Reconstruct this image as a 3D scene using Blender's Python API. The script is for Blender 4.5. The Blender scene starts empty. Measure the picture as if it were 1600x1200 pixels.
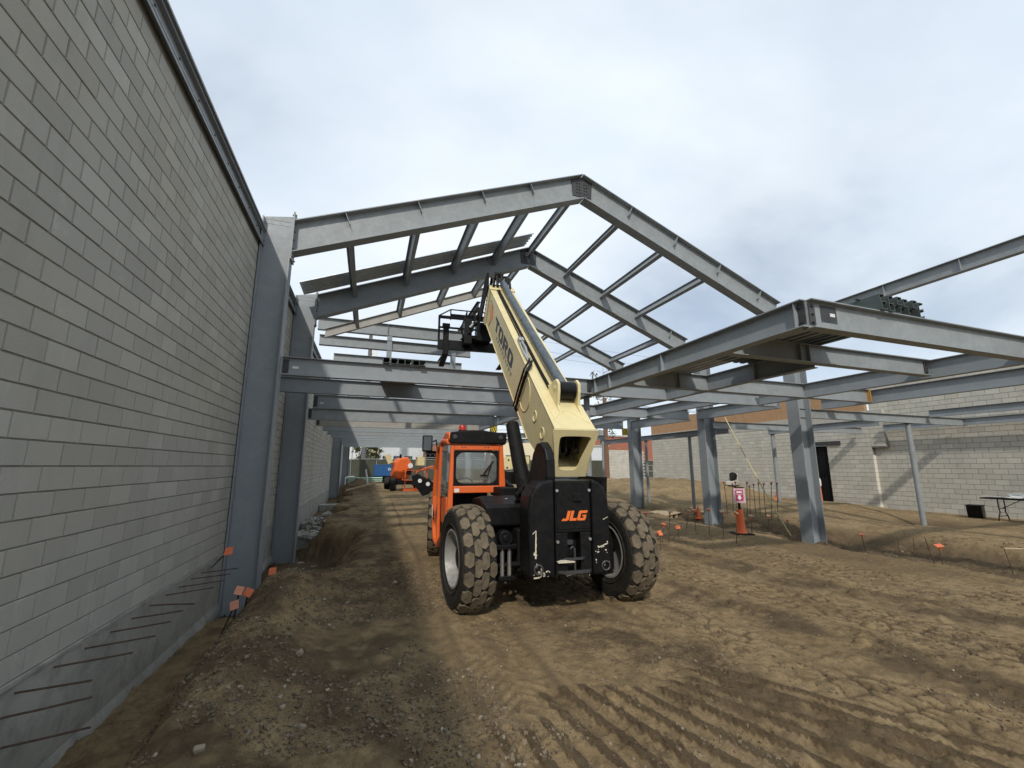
import bpy, bmesh, math, random
import numpy as np
from mathutils import Vector, Matrix

R = math.radians
random.seed(7)
rng = np.random.default_rng(11)
S = bpy.context.scene
COL = S.collection

# ------------------------------------------------------------------ camera
# world origin = the photographer's eye; +Y runs along the left block wall, +X away from it, Z up
cam_d = bpy.data.cameras.new('camera')
cam = bpy.data.objects.new('camera', cam_d)
COL.objects.link(cam)
cam_d.sensor_fit = 'HORIZONTAL'
cam_d.sensor_width = 36.0
cam_d.lens = 36.0 * 648.0 / 1600.0
cam_d.shift_y = 15.0 / 1600.0
cam_d.clip_start = 0.05
cam_d.clip_end = 6000.0
cam.location = (0, 0, 0)
cam.rotation_euler = (R(90 + 9.892), 0, R(-18.884))
S.camera = cam

# ------------------------------------------------------------------ world, sun, exposure
SUN_DIR = Vector((-0.47, -1.10, 1.02)).normalized()
SUN_EL = math.asin(SUN_DIR.z)
SUN_AZ = math.atan2(SUN_DIR.x, SUN_DIR.y)
W = bpy.data.worlds.new('World')
S.world = W
W.use_nodes = True
wn = W.node_tree.nodes
wl = W.node_tree.links
wn.clear()


def wnode(t, **k):
    n = wn.new(t)
    for a, b in k.items():
        setattr(n, a, b)
    return n


def wmath(op, a, b=None):
    n = wnode('ShaderNodeMath', operation=op)
    for i, v in enumerate((a, b)):
        if v is None:
            continue
        if isinstance(v, (int, float)):
            n.inputs[i].default_value = v
        else:
            wl.new(v, n.inputs[i])
    return n.outputs[0]


sky = wnode('ShaderNodeTexSky', sky_type='NISHITA')
sky.sun_disc = False
sky.sun_elevation = SUN_EL
sky.sun_rotation = SUN_AZ
sky.air_density = 1.0
sky.dust_density = 1.5
bg_sky = wnode('ShaderNodeBackground')
bg_sky.inputs['Strength'].default_value = 0.105
wl.new(sky.outputs[0], bg_sky.inputs['Color'])
tc = wnode('ShaderNodeTexCoord')
sep = wnode('ShaderNodeSeparateXYZ')
wl.new(tc.outputs['Generated'], sep.inputs[0])
den = wmath('ADD', wmath('MAXIMUM', sep.outputs['Z'], 0.0), 0.32)
cmb = wnode('ShaderNodeCombineXYZ')
wl.new(wmath('DIVIDE', sep.outputs['X'], den), cmb.inputs[0])
wl.new(wmath('DIVIDE', sep.outputs['Y'], den), cmb.inputs[1])


def wnoise(scale, detail, rough, off, dist=0.0):
    mp = wnode('ShaderNodeMapping')
    mp.inputs['Location'].default_value = off
    mp.inputs['Rotation'].default_value = (0, 0, R(25))
    mp.inputs['Scale'].default_value = (1.0, 1.35, 1.0)
    wl.new(cmb.outputs[0], mp.inputs[0])
    n = wnode('ShaderNodeTexNoise')
    n.inputs['Scale'].default_value = scale
    n.inputs['Detail'].default_value = detail
    n.inputs['Roughness'].default_value = rough
    n.inputs['Distortion'].default_value = dist
    wl.new(mp.outputs[0], n.inputs['Vector'])
    return n.outputs['Fac']


def wramp(fac, stops):
    r = wnode('ShaderNodeValToRGB')
    wl.new(fac, r.inputs[0])
    el = r.color_ramp.elements
    while len(el) < len(stops):
        el.new(0.5)
    for e, (p, c) in zip(el, stops):
        e.position = p
        e.color = c if len(c) == 4 else (*c, 1)
    return r.outputs[0]


cover = wramp(wnoise(0.72, 6, 0.52, (5.1, 1.7, 0), 0.3),
              [(0.33, (0.45, 0.45, 0.45)), (0.46, (0.85, 0.85, 0.85)), (0.60, (1, 1, 1))])
shade = wramp(wnoise(1.0, 6, 0.5, (4.3, 9.4, 0), 0.35),
              [(0.30, (0.52, 0.605, 0.72)), (0.45, (0.61, 0.685, 0.77)), (0.60, (0.70, 0.765, 0.825)), (0.75, (0.82, 0.86, 0.89))])
bg_cl = wnode('ShaderNodeBackground')
bg_cl.inputs['Strength'].default_value = 1.2
wl.new(shade, bg_cl.inputs['Color'])
mixs = wnode('ShaderNodeMixShader')
wl.new(cover, mixs.inputs[0])
wl.new(bg_sky.outputs[0], mixs.inputs[1])
wl.new(bg_cl.outputs[0], mixs.inputs[2])
wout = wnode('ShaderNodeOutputWorld')
wl.new(mixs.outputs[0], wout.inputs['Surface'])

sun_d = bpy.data.lights.new('sun', 'SUN')
sun = bpy.data.objects.new('sun', sun_d)
COL.objects.link(sun)
sun_d.energy = 2.4
sun_d.angle = R(1.8)
sun_d.color = (1.0, 0.94, 0.85)
sun.rotation_euler = SUN_DIR.to_track_quat('Z', 'Y').to_euler()
sun.location = (0, -5, 30)

S.view_settings.view_transform = 'Standard'
S.view_settings.look = 'None'
S.view_settings.exposure = 0.12
S.view_settings.gamma = 1.0
S.view_settings.use_curve_mapping = False
S.cycles.max_bounces = 6
S.cycles.transparent_max_bounces = 12


# ------------------------------------------------------------------ materials
class NT:
    def __init__(self, name):
        self.m = bpy.data.materials.new(name)
        self.m.use_nodes = True
        self.t = self.m.node_tree
        self.n = self.t.nodes
        self.b = self.n['Principled BSDF']
        self.out = self.n['Material Output']

    def node(self, t, **k):
        n = self.n.new(t)
        for a, b in k.items():
            setattr(n, a, b)
        return n

    def link(self, a, b):
        self.t.links.new(a, b)

    def put(self, sock, v):
        if isinstance(v, bpy.types.NodeSocket):
            self.link(v, sock)
        elif isinstance(v, (tuple, list)) and len(v) == 3 and sock.type == 'RGBA':
            sock.default_value = (*v, 1)
        else:
            sock.default_value = v

    def coord(self, kind='Object', scale=(1, 1, 1), rot=(0, 0, 0), loc=(0, 0, 0)):
        if kind == 'World':
            o = self.node('ShaderNodeNewGeometry').outputs['Position']
        else:
            o = self.node('ShaderNodeTexCoord').outputs[kind]
        mp = self.node('ShaderNodeMapping')
        mp.inputs['Scale'].default_value = scale
        mp.inputs['Rotation'].default_value = rot
        mp.inputs['Location'].default_value = loc
        self.link(o, mp.inputs[0])
        return mp.outputs[0]

    def noise(self, vec, scale, detail=5, rough=0.55, dist=0.0):
        n = self.node('ShaderNodeTexNoise')
        self.link(vec, n.inputs['Vector'])
        n.inputs['Scale'].default_value = scale
        n.inputs['Detail'].default_value = detail
        n.inputs['Roughness'].default_value = rough
        n.inputs['Distortion'].default_value = dist
        return n.outputs['Fac']

    def ramp(self, fac, stops, interp='LINEAR'):
        r = self.node('ShaderNodeValToRGB')
        r.color_ramp.interpolation = interp
        self.put(r.inputs[0], fac)
        el = r.color_ramp.elements
        while len(el) < len(stops):
            el.new(0.5)
        for e, (p, c) in zip(el, stops):
            e.position = p
            if isinstance(c, (int, float)):
                c = (c, c, c)
            e.color = (*c, 1)
        return r.outputs[0]

    def mix(self, fac, a, b, mode='MIX'):
        m = self.node('ShaderNodeMix', data_type='RGBA', blend_type=mode)
        self.put(m.inputs[0], fac)
        self.put(m.inputs[6], a)
        self.put(m.inputs[7], b)
        return m.outputs[2]

    def math(self, op, a, b=0.0):
        m = self.node('ShaderNodeMath', operation=op)
        self.put(m.inputs[0], a)
        self.put(m.inputs[1], b)
        return m.outputs[0]

    def bump(self, h, strength=0.3, dist=0.02, normal=None):
        b = self.node('ShaderNodeBump')
        b.inputs['Strength'].default_value = strength
        b.inputs['Distance'].default_value = dist
        self.put(b.inputs['Height'], h)
        if normal is not None:
            self.link(normal, b.inputs['Normal'])
        return b.outputs[0]

    def done(self, color=None, rough=None, metal=None, normal=None, spec=None):
        for k, v in (('Base Color', color), ('Roughness', rough), ('Metallic', metal), ('Normal', normal), ('Specular IOR Level', spec)):
            if v is not None:
                self.put(self.b.inputs[k], v)
        return self.m


def sc(c, k):
    return tuple(min(1.0, x * k) for x in c)


def paint(name, c, var=0.25, scale=3.0, rough=0.5, metal=0.0, bump=0.05, dirt=None, dirt_amt=0.35, spec=0.4, kind='Object', rust=0.0):
    """Painted or bare surface: mottled colour, uneven gloss, a dusty or dirty film in patches."""
    t = NT(name)
    v = t.coord(kind)
    n1 = t.noise(v, scale, 6, 0.6)
    n2 = t.noise(v, scale * 9, 4, 0.6)
    col = t.ramp(n1, [(0.25, sc(c, 1 - var)), (0.5, c), (0.78, sc(c, 1 + var))])
    col = t.mix(t.math('MULTIPLY', t.ramp(n2, [(0.35, 0.0), (0.75, 1.0)]), var), col, sc(c, 0.6))
    if dirt:
        n3 = t.noise(v, scale * 2.3, 7, 0.7, 0.4)
        col = t.mix(t.math('MULTIPLY', t.ramp(n3, [(0.46, 0.0), (0.66, 1.0)]), dirt_amt), col, dirt)
    if rust:
        n4 = t.noise(t.coord(kind, (1, 1, 0.6)), scale * 3.1, 8, 0.75, 0.8)
        col = t.mix(t.math('MULTIPLY', t.ramp(n4, [(0.66, 0.0), (0.74, 1.0)]), rust), col, (0.17, 0.105, 0.065))
        n5 = t.noise(t.coord(kind, (0.5, 0.5, 6.0)), scale * 2.0, 5, 0.7, 1.5)
        col = t.mix(t.math('MULTIPLY', t.ramp(n5, [(0.62, 0.0), (0.70, 1.0)]), 0.3), col, sc(c, 1.35))
    r = t.ramp(n2, [(0.3, rough * 0.8), (0.7, min(1, rough * 1.2))])
    return t.done(col, r, metal, t.bump(n2, bump, 0.01), spec)


DUST = (0.26, 0.20, 0.13)
M = {}
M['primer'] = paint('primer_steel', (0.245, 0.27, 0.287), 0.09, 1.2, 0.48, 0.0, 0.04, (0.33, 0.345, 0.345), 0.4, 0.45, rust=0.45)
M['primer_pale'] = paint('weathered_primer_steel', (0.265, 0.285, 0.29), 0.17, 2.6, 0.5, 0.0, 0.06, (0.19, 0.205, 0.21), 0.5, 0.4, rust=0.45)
M['primer_sun_tint'] = paint('sunlit_scuffed_steel', (0.34, 0.325, 0.29), 0.16, 2.5, 0.55, 0.0, 0.05, (0.25, 0.22, 0.2), 0.3, 0.35, rust=0.45)  # warm, paler copy of the primer: sunlight put into the colour
M['steel_dark'] = paint('bare_mill_steel', (0.055, 0.058, 0.062), 0.3, 6, 0.5, 0.3, 0.08, (0.14, 0.1, 0.07), 0.3)
M['galv'] = paint('galvanised_deck', (0.58, 0.63, 0.68), 0.12, 5, 0.42, 0.15, 0.03, (0.2, 0.21, 0.215), 0.3)
M['rust'] = paint('rusty_rebar', (0.11, 0.07, 0.05), 0.35, 14, 0.85, 0.0, 0.2, (0.05, 0.04, 0.035), 0.5)
M['cap'] = paint('rebar_cap_plastic', (0.72, 0.17, 0.07), 0.1, 9, 0.5, 0.0, 0.02, (0.5, 0.3, 0.2), 0.35)
M['cap_faded'] = paint('faded_cap_plastic', (0.74, 0.30, 0.19), 0.1, 9, 0.55, 0.0, 0.02, (0.55, 0.38, 0.28), 0.4)
M['orange'] = paint('orange_paint', (0.78, 0.135, 0.022), 0.08, 3, 0.36, 0.0, 0.02, (0.42, 0.19, 0.1), 0.22, 0.5)
M['orange_dull'] = paint('dusty_orange_paint', (0.60, 0.12, 0.035), 0.14, 3, 0.5, 0.0, 0.02, (0.3, 0.17, 0.1), 0.4)
M['cream'] = paint('cream_paint', (0.70, 0.60, 0.325), 0.05, 2, 0.42, 0.0, 0.015, (0.45, 0.38, 0.24), 0.3, 0.45)
M['black'] = paint('black_paint', (0.006, 0.0063, 0.0072), 0.3, 4, 0.40, 0.0, 0.04, (0.03, 0.026, 0.021), 0.3, 0.22)
M['black_matt'] = paint('matt_black', (0.0065, 0.0065, 0.007), 0.25, 5, 0.62, 0.0, 0.05, (0.03, 0.026, 0.022), 0.3, 0.18)
M['grey_cyl'] = paint('blue_grey_cylinder_paint', (0.07, 0.09, 0.108), 0.2, 4, 0.4, 0.0, 0.02, (0.2, 0.21, 0.21), 0.45)
M['chrome'] = paint('worn_metal', (0.55, 0.55, 0.54), 0.15, 8, 0.32, 0.8, 0.02)
M['rim'] = paint('rim_paint', (0.33, 0.33, 0.32), 0.12, 6, 0.5, 0.2, 0.03, (0.16, 0.13, 0.09), 0.5)
M['rubber'] = paint('tyre_rubber', (0.018, 0.017, 0.016), 0.3, 9, 0.75, 0.0, 0.1, (0.075, 0.06, 0.042), 0.45, 0.25)
M['tread'] = paint('mud_dusted_tread', (0.165, 0.132, 0.09), 0.25, 5, 0.9, 0.0, 0.4, (0.06, 0.051, 0.04), 0.7, 0.15)
M['white'] = paint('white_plastic', (0.75, 0.75, 0.72), 0.05, 6, 0.45, 0.0, 0.02, (0.5, 0.46, 0.4), 0.3)
M['scuff'] = paint('chipped_paint', (0.68, 0.62, 0.48), 0.2, 22, 0.7, 0.0, 0.1, (0.2, 0.18, 0.14), 0.5)
M['red_lens'] = paint('red_lens', (0.42, 0.03, 0.025), 0.1, 9, 0.25, 0.0, 0.01)
M['safety_orange'] = paint('safety_orange_plastic', (0.86, 0.16, 0.045), 0.06, 5, 0.45, 0.0, 0.02, (0.55, 0.25, 0.15), 0.25)
M['wood'] = paint('raw_timber', (0.42, 0.32, 0.2), 0.2, 5, 0.75, 0.0, 0.1, (0.25, 0.19, 0.12), 0.4)
M['blue'] = paint('blue_paint', (0.018, 0.10, 0.27), 0.1, 3, 0.4, 0.0, 0.02, (0.1, 0.14, 0.2), 0.25)
M['pipe_green'] = paint('pale_green_pvc', (0.42, 0.62, 0.5), 0.08, 5, 0.45)
M['yellow'] = paint('yellow_tape', (0.75, 0.58, 0.06), 0.05, 9, 0.5)
M['strap'] = paint('pale_yellow_strap', (0.68, 0.6, 0.33), 0.15, 30, 0.7)
M['osb'] = paint('orange_sheathing', (0.40, 0.235, 0.125), 0.14, 4, 0.8, 0.0, 0.1, (0.42, 0.3, 0.18), 0.4)
M['magenta'] = paint('magenta_print', (0.42, 0.05, 0.12), 0.08, 9, 0.5)
M['decal_dark'] = paint('dark_decal', (0.055, 0.06, 0.075), 0.15, 20, 0.55)
M['decal_grey'] = paint('faded_grey_decal', (0.22, 0.2, 0.17), 0.2, 20, 0.6)
M['decal_orange'] = paint('orange_decal', (0.72, 0.30, 0.10), 0.08, 20, 0.5)
M['logo_orange'] = paint('orange_logo_print', (0.82, 0.17, 0.03), 0.05, 20, 0.5)
M['logo_white'] = paint('white_logo_print', (0.75, 0.76, 0.78), 0.05, 20, 0.5)
M['mesh_green'] = paint('green_windscreen_fabric', (0.062, 0.066, 0.046), 0.16, 0.8, 0.85, 0.0, 0.05, (0.09, 0.085, 0.06), 0.4)
M['post_grey'] = paint('galvanised_post', (0.36, 0.37, 0.37), 0.12, 4, 0.45, 0.3)
M['wire'] = paint('black_cable', (0.02, 0.02, 0.022), 0.1, 4, 0.6)


def mk_block(name, base, var):
    t = NT(name)
    v = t.coord('World')
    oi = t.node('ShaderNodeObjectInfo').outputs['Random']
    ri = t.node('ShaderNodeNewGeometry').outputs['Random Per Island']
    rnd = t.math('FRACT', t.math('ADD', t.math('MULTIPLY', oi, 7.31), ri))
    tone = t.ramp(rnd, [(0.0, sc(base, 1 - var)), (0.35, sc(base, 0.97)), (0.8, sc(base, 1.04)), (1.0, sc(base, 1 + var * 1.3))])
    warm = t.noise(v, 0.7, 5, 0.6)
    col = t.mix(t.math('MULTIPLY', t.ramp(warm, [(0.4, 0.0), (0.7, 1.0)]), 0.35), tone, (base[0] * 1.05, base[1] * 0.99, base[2] * 0.86))
    pits = t.noise(v, 110, 3, 0.75)
    col = t.mix(t.math('MULTIPLY', t.ramp(pits, [(0.28, 1.0), (0.45, 0.0)]), 0.45), col, sc(base, 0.5))
    stain = t.noise(t.coord('World', (1.0, 1.0, 0.35)), 1.9, 6, 0.65, 0.3)
    col = t.mix(t.math('MULTIPLY', t.ramp(stain, [(0.5, 0.0), (0.72, 1.0)]), 0.33), col, sc(base, 0.66))
    smear = t.noise(t.coord('World', (1.0, 1.3, 1.0), (0, 0.3, 0)), 2.7, 7, 0.7, 0.6)
    col = t.mix(t.math('MULTIPLY', t.ramp(smear, [(0.58, 0.0), (0.70, 1.0)]), 0.35), col, sc(base, 1.35))
    return t.done(col, 0.92, 0.0, t.bump(pits, 0.8, 0.007, t.bump(smear, 0.25, 0.02)), 0.2)


M['block'] = mk_block('grey_concrete_block', (0.43, 0.422, 0.38), 0.115)
M['block_far'] = mk_block('pale_concrete_block', (0.50, 0.482, 0.425), 0.10)
M['mortar'] = paint('mortar_joint', (0.23, 0.227, 0.207), 0.15, 6, 0.95, 0.0, 0.2, None, 0.3, 0.1, 'Object')
M['concrete'] = paint('cast_concrete', (0.355, 0.348, 0.31), 0.16, 1.7, 0.9, 0.0, 0.25, (0.17, 0.165, 0.15), 0.55, 0.15)
M['conc_pale'] = paint('pale_concrete', (0.44, 0.425, 0.38), 0.12, 1.7, 0.9, 0.0, 0.2, (0.3, 0.28, 0.25), 0.4, 0.15)


def mk_glass():
    t = NT('cab_glass')
    tr = t.node('ShaderNodeBsdfTransparent')
    tr.inputs[0].default_value = (0.86, 0.91, 0.89, 1)
    gl = t.node('ShaderNodeBsdfGlossy')
    gl.inputs['Color'].default_value = (0.9, 0.95, 0.95, 1)
    gl.inputs['Roughness'].default_value = 0.03
    df = t.node('ShaderNodeBsdfDiffuse')
    df.inputs[0].default_value = (0.5, 0.52, 0.5, 1)
    fr = t.node('ShaderNodeFresnel')
    fr.inputs[0].default_value = 1.5
    mx = t.node('ShaderNodeMixShader')
    t.link(t.math('ADD', fr.outputs[0], 0.10), mx.inputs[0])
    t.link(tr.outputs[0], mx.inputs[1])
    t.link(gl.outputs[0], mx.inputs[2])
    m2 = t.node('ShaderNodeMixShader')
    dust_sheen = t.noise(t.coord('Object'), 4, 6, 0.65)
    t.link(t.ramp(dust_sheen, [(0.35, 0.10), (0.75, 0.28)]), m2.inputs[0])  # dust film thickened and paled to stand in for reflected sky
    t.link(mx.outputs[0], m2.inputs[1])
    t.link(df.outputs[0], m2.inputs[2])
    t.link(m2.outputs[0], t.out.inputs['Surface'])
    return t.m


M['glass'] = mk_glass()


# ------------------------------------------------------------------ mesh helpers
class MB:
    """Collects simple solids and links them as ONE mesh object."""

    def __init__(self):
        self.v = []
        self.f = []

    def add(self, vs, fs):
        o = len(self.v)
        self.v += [tuple(p) for p in vs]
        self.f += [tuple(i + o for i in q) for q in fs]
        return self

    def box(self, x0, x1, y0, y1, z0, z1, mat=None):
        vs = [(x, y, z) for z in (z0, z1) for y in (y0, y1) for x in (x0, x1)]
        if mat is not None:
            vs = [mat @ Vector(p) for p in vs]
        return self.add(vs, [(0, 2, 3, 1), (4, 5, 7, 6), (0, 1, 5, 4), (2, 6, 7, 3), (0, 4, 6, 2), (1, 3, 7, 5)])

    def prism(self, pts, a, b, plane='xz', mat=None):
        """Polygon pts in a plane, extruded between a and b along the remaining axis."""
        n = len(pts)
        vs = []
        for w in (a, b):
            for p, q in pts:
                vs.append({'xz': (p, w, q), 'xy': (p, q, w), 'yz': (w, p, q)}[plane])
        if mat is not None:
            vs = [mat @ Vector(p) for p in vs]
        fs = [tuple(range(n)), tuple(range(2 * n - 1, n - 1, -1))]
        for i in range(n):
            j = (i + 1) % n
            fs.append((i, i + n, j + n, j))
        return self.add(vs, fs)

    def tube(self, path, r, n=8, closed_ends=True):
        path = [Vector(p) for p in path]
        rs = r if isinstance(r, (list, tuple)) else [r] * len(path)
        rings = []
        prev = None
        for i, p in enumerate(path):
            if i == 0:
                d = path[1] - path[0]
            elif i == len(path) - 1:
                d = path[-1] - path[-2]
            else:
                d = (path[i + 1] - p).normalized() + (p - path[i - 1]).normalized()
            d.normalize()
            if prev is None:
                up = Vector((0, 0, 1)) if abs(d.z) < 0.9 else Vector((1, 0, 0))
                s = d.cross(up).normalized()
            else:
                s = (prev - d * prev.dot(d)).normalized()
            prev = s
            u = s.cross(d)
            rings.append([p + (s * math.cos(2 * math.pi * k / n) + u * math.sin(2 * math.pi * k / n)) * rs[i] for k in range(n)])
        vs = [q for ring in rings for q in ring]
        fs = []
        for i in range(len(path) - 1):
            for k in range(n):
                k2 = (k + 1) % n
                fs.append((i * n + k, i * n + k2, (i + 1) * n + k2, (i + 1) * n + k))
        if closed_ends:
            fs.append(tuple(range(n - 1, -1, -1)))
            fs.append(tuple((len(path) - 1) * n + k for k in range(n)))
        return self.add(vs, fs)

    def cyl(self, p0, p1, r0, r1=None, n=16):
        return self.tube([p0, p1], [r0, r0 if r1 is None else r1], n)

    def lathe(self, prof, mat, n=40):
        """prof: (radius, height) pairs turned about the local x axis of mat."""
        vs, fs = [], []
        m = len(prof)
        for k in range(n):
            a = 2 * math.pi * k / n
            for r, h in prof:
                vs.append(mat @ Vector((h, r * math.cos(a), r * math.sin(a))))
        for k in range(n):
            k2 = (k + 1) % n
            for i in range(m - 1):
                fs.append((k * m + i, k2 * m + i, k2 * m + i + 1, k * m + i + 1))
        return self.add(vs, fs)

    def ibeam(self, p0, p1, d, bf, tf, tw, up=(0, 0, 1)):
        """I section; p0-p1 is the middle of the top face of the top flange."""
        p0, p1, up = Vector(p0), Vector(p1), Vector(up)
        ax = (p1 - p0).normalized()
        s = ax.cross(up).normalized()
        u = s.cross(ax).normalized()
        h, w = bf / 2, tw / 2
        pr = [(-h, 0), (h, 0), (h, -tf), (w, -tf), (w, -d + tf), (h, -d + tf), (h, -d), (-h, -d), (-h, -d + tf), (-w, -d + tf), (-w, -tf), (-h, -tf)]
        vs = [p + s * a + u * b for p in (p0, p1) for a, b in pr]
        fs = [(0, 1, 2, 11), (2, 3, 10, 11), (10, 3, 4, 9), (9, 4, 5, 8), (8, 5, 6, 7)]
        fs = [tuple(reversed(q)) for q in fs] + [tuple(i + 12 for i in q) for q in fs]
        for i in range(12):
            j = (i + 1) % 12
            fs.append((i, j, j + 12, i + 12))
        return self.add(vs, fs)

    def mesh(self, name, mat, smooth=False, origin=(0, 0, 0)):
        me = bpy.data.meshes.new(name)
        o = Vector(origin)
        me.from_pydata([Vector(p) - o for p in self.v], [], self.f)
        me.materials.append(M[mat] if isinstance(mat, str) else mat)
        bm = bmesh.new()
        bm.from_mesh(me)
        bmesh.ops.recalc_face_normals(bm, faces=bm.faces)
        bm.to_mesh(me)
        bm.free()
        if smooth:
            for p in me.polygons:
                p.use_smooth = True
            try:
                me.set_sharp_from_angle(angle=R(38))
            except Exception:
                pass
        return me

    def build(self, name, mat, parent=None, smooth=False, origin=(0, 0, 0), bevel=0.0, seg=2):
        ob = bpy.data.objects.new(name, self.mesh(name, mat, smooth, origin))
        COL.objects.link(ob)
        ob.location = origin
        if parent is not None:
            ob.parent = parent
        if bevel > 0:
            md = ob.modifiers.new('bevel', 'BEVEL')
            md.width = bevel
            md.segments = seg
            md.limit_method = 'ANGLE'
            md.angle_limit = R(40)
        return ob


def tag(o, label=None, cat=None, group=None, kind=None):
    kind = kind or ('thing' if label else None)
    if label:
        o['label'] = label
    if cat:
        o['category'] = cat
    if group:
        o['group'] = group
    if kind:
        o['kind'] = kind
    return o


def empty(name, loc=(0, 0, 0), rz=0.0, label=None, cat=None, group=None):
    o = bpy.data.objects.new(name, None)
    COL.objects.link(o)
    o.location = loc
    o.rotation_euler = (0, 0, rz)
    o.empty_display_size = 0.1
    return tag(o, label, cat, group)


def share(src, name, parent, loc, rot=(0, 0, 0), scale=None):
    """One more object on the same mesh data."""
    o = bpy.data.objects.new(name, src)
    COL.objects.link(o)
    o.parent = parent
    o.location = loc
    o.rotation_euler = rot
    if scale:
        o.scale = scale
    return o


def copy_tree(o, parent=None):
    c = o.copy()
    COL.objects.link(c)
    c.parent = parent
    for ch in list(o.children):
        copy_tree(ch, c)
    return c
# ------------------------------------------------------------------ ground
_tab = rng.random((256, 256))


def vnoise(x, y):
    xi, yi = np.floor(x).astype(int), np.floor(y).astype(int)
    fx, fy = x - xi, y - yi
    fx, fy = fx * fx * (3 - 2 * fx), fy * fy * (3 - 2 * fy)
    a, b = _tab[xi & 255, yi & 255], _tab[(xi + 1) & 255, yi & 255]
    c, d = _tab[xi & 255, (yi + 1) & 255], _tab[(xi + 1) & 255, (yi + 1) & 255]
    return (a * (1 - fx) + b * fx) * (1 - fy) + (c * (1 - fx) + d * fx) * fy - 0.5


def fbm(x, y, s, o=4, g=0.5):
    r, a = 0, 1.0
    for k in range(o):
        r = r + a * vnoise(x * s + 17.3 * k, y * s + 9.1 * k)
        s *= 2.03
        a *= g
    return r


def sst(a, b, x):
    t = np.clip((x - a) / (b - a), 0, 1)
    return t * t * (3 - 2 * t)


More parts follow.
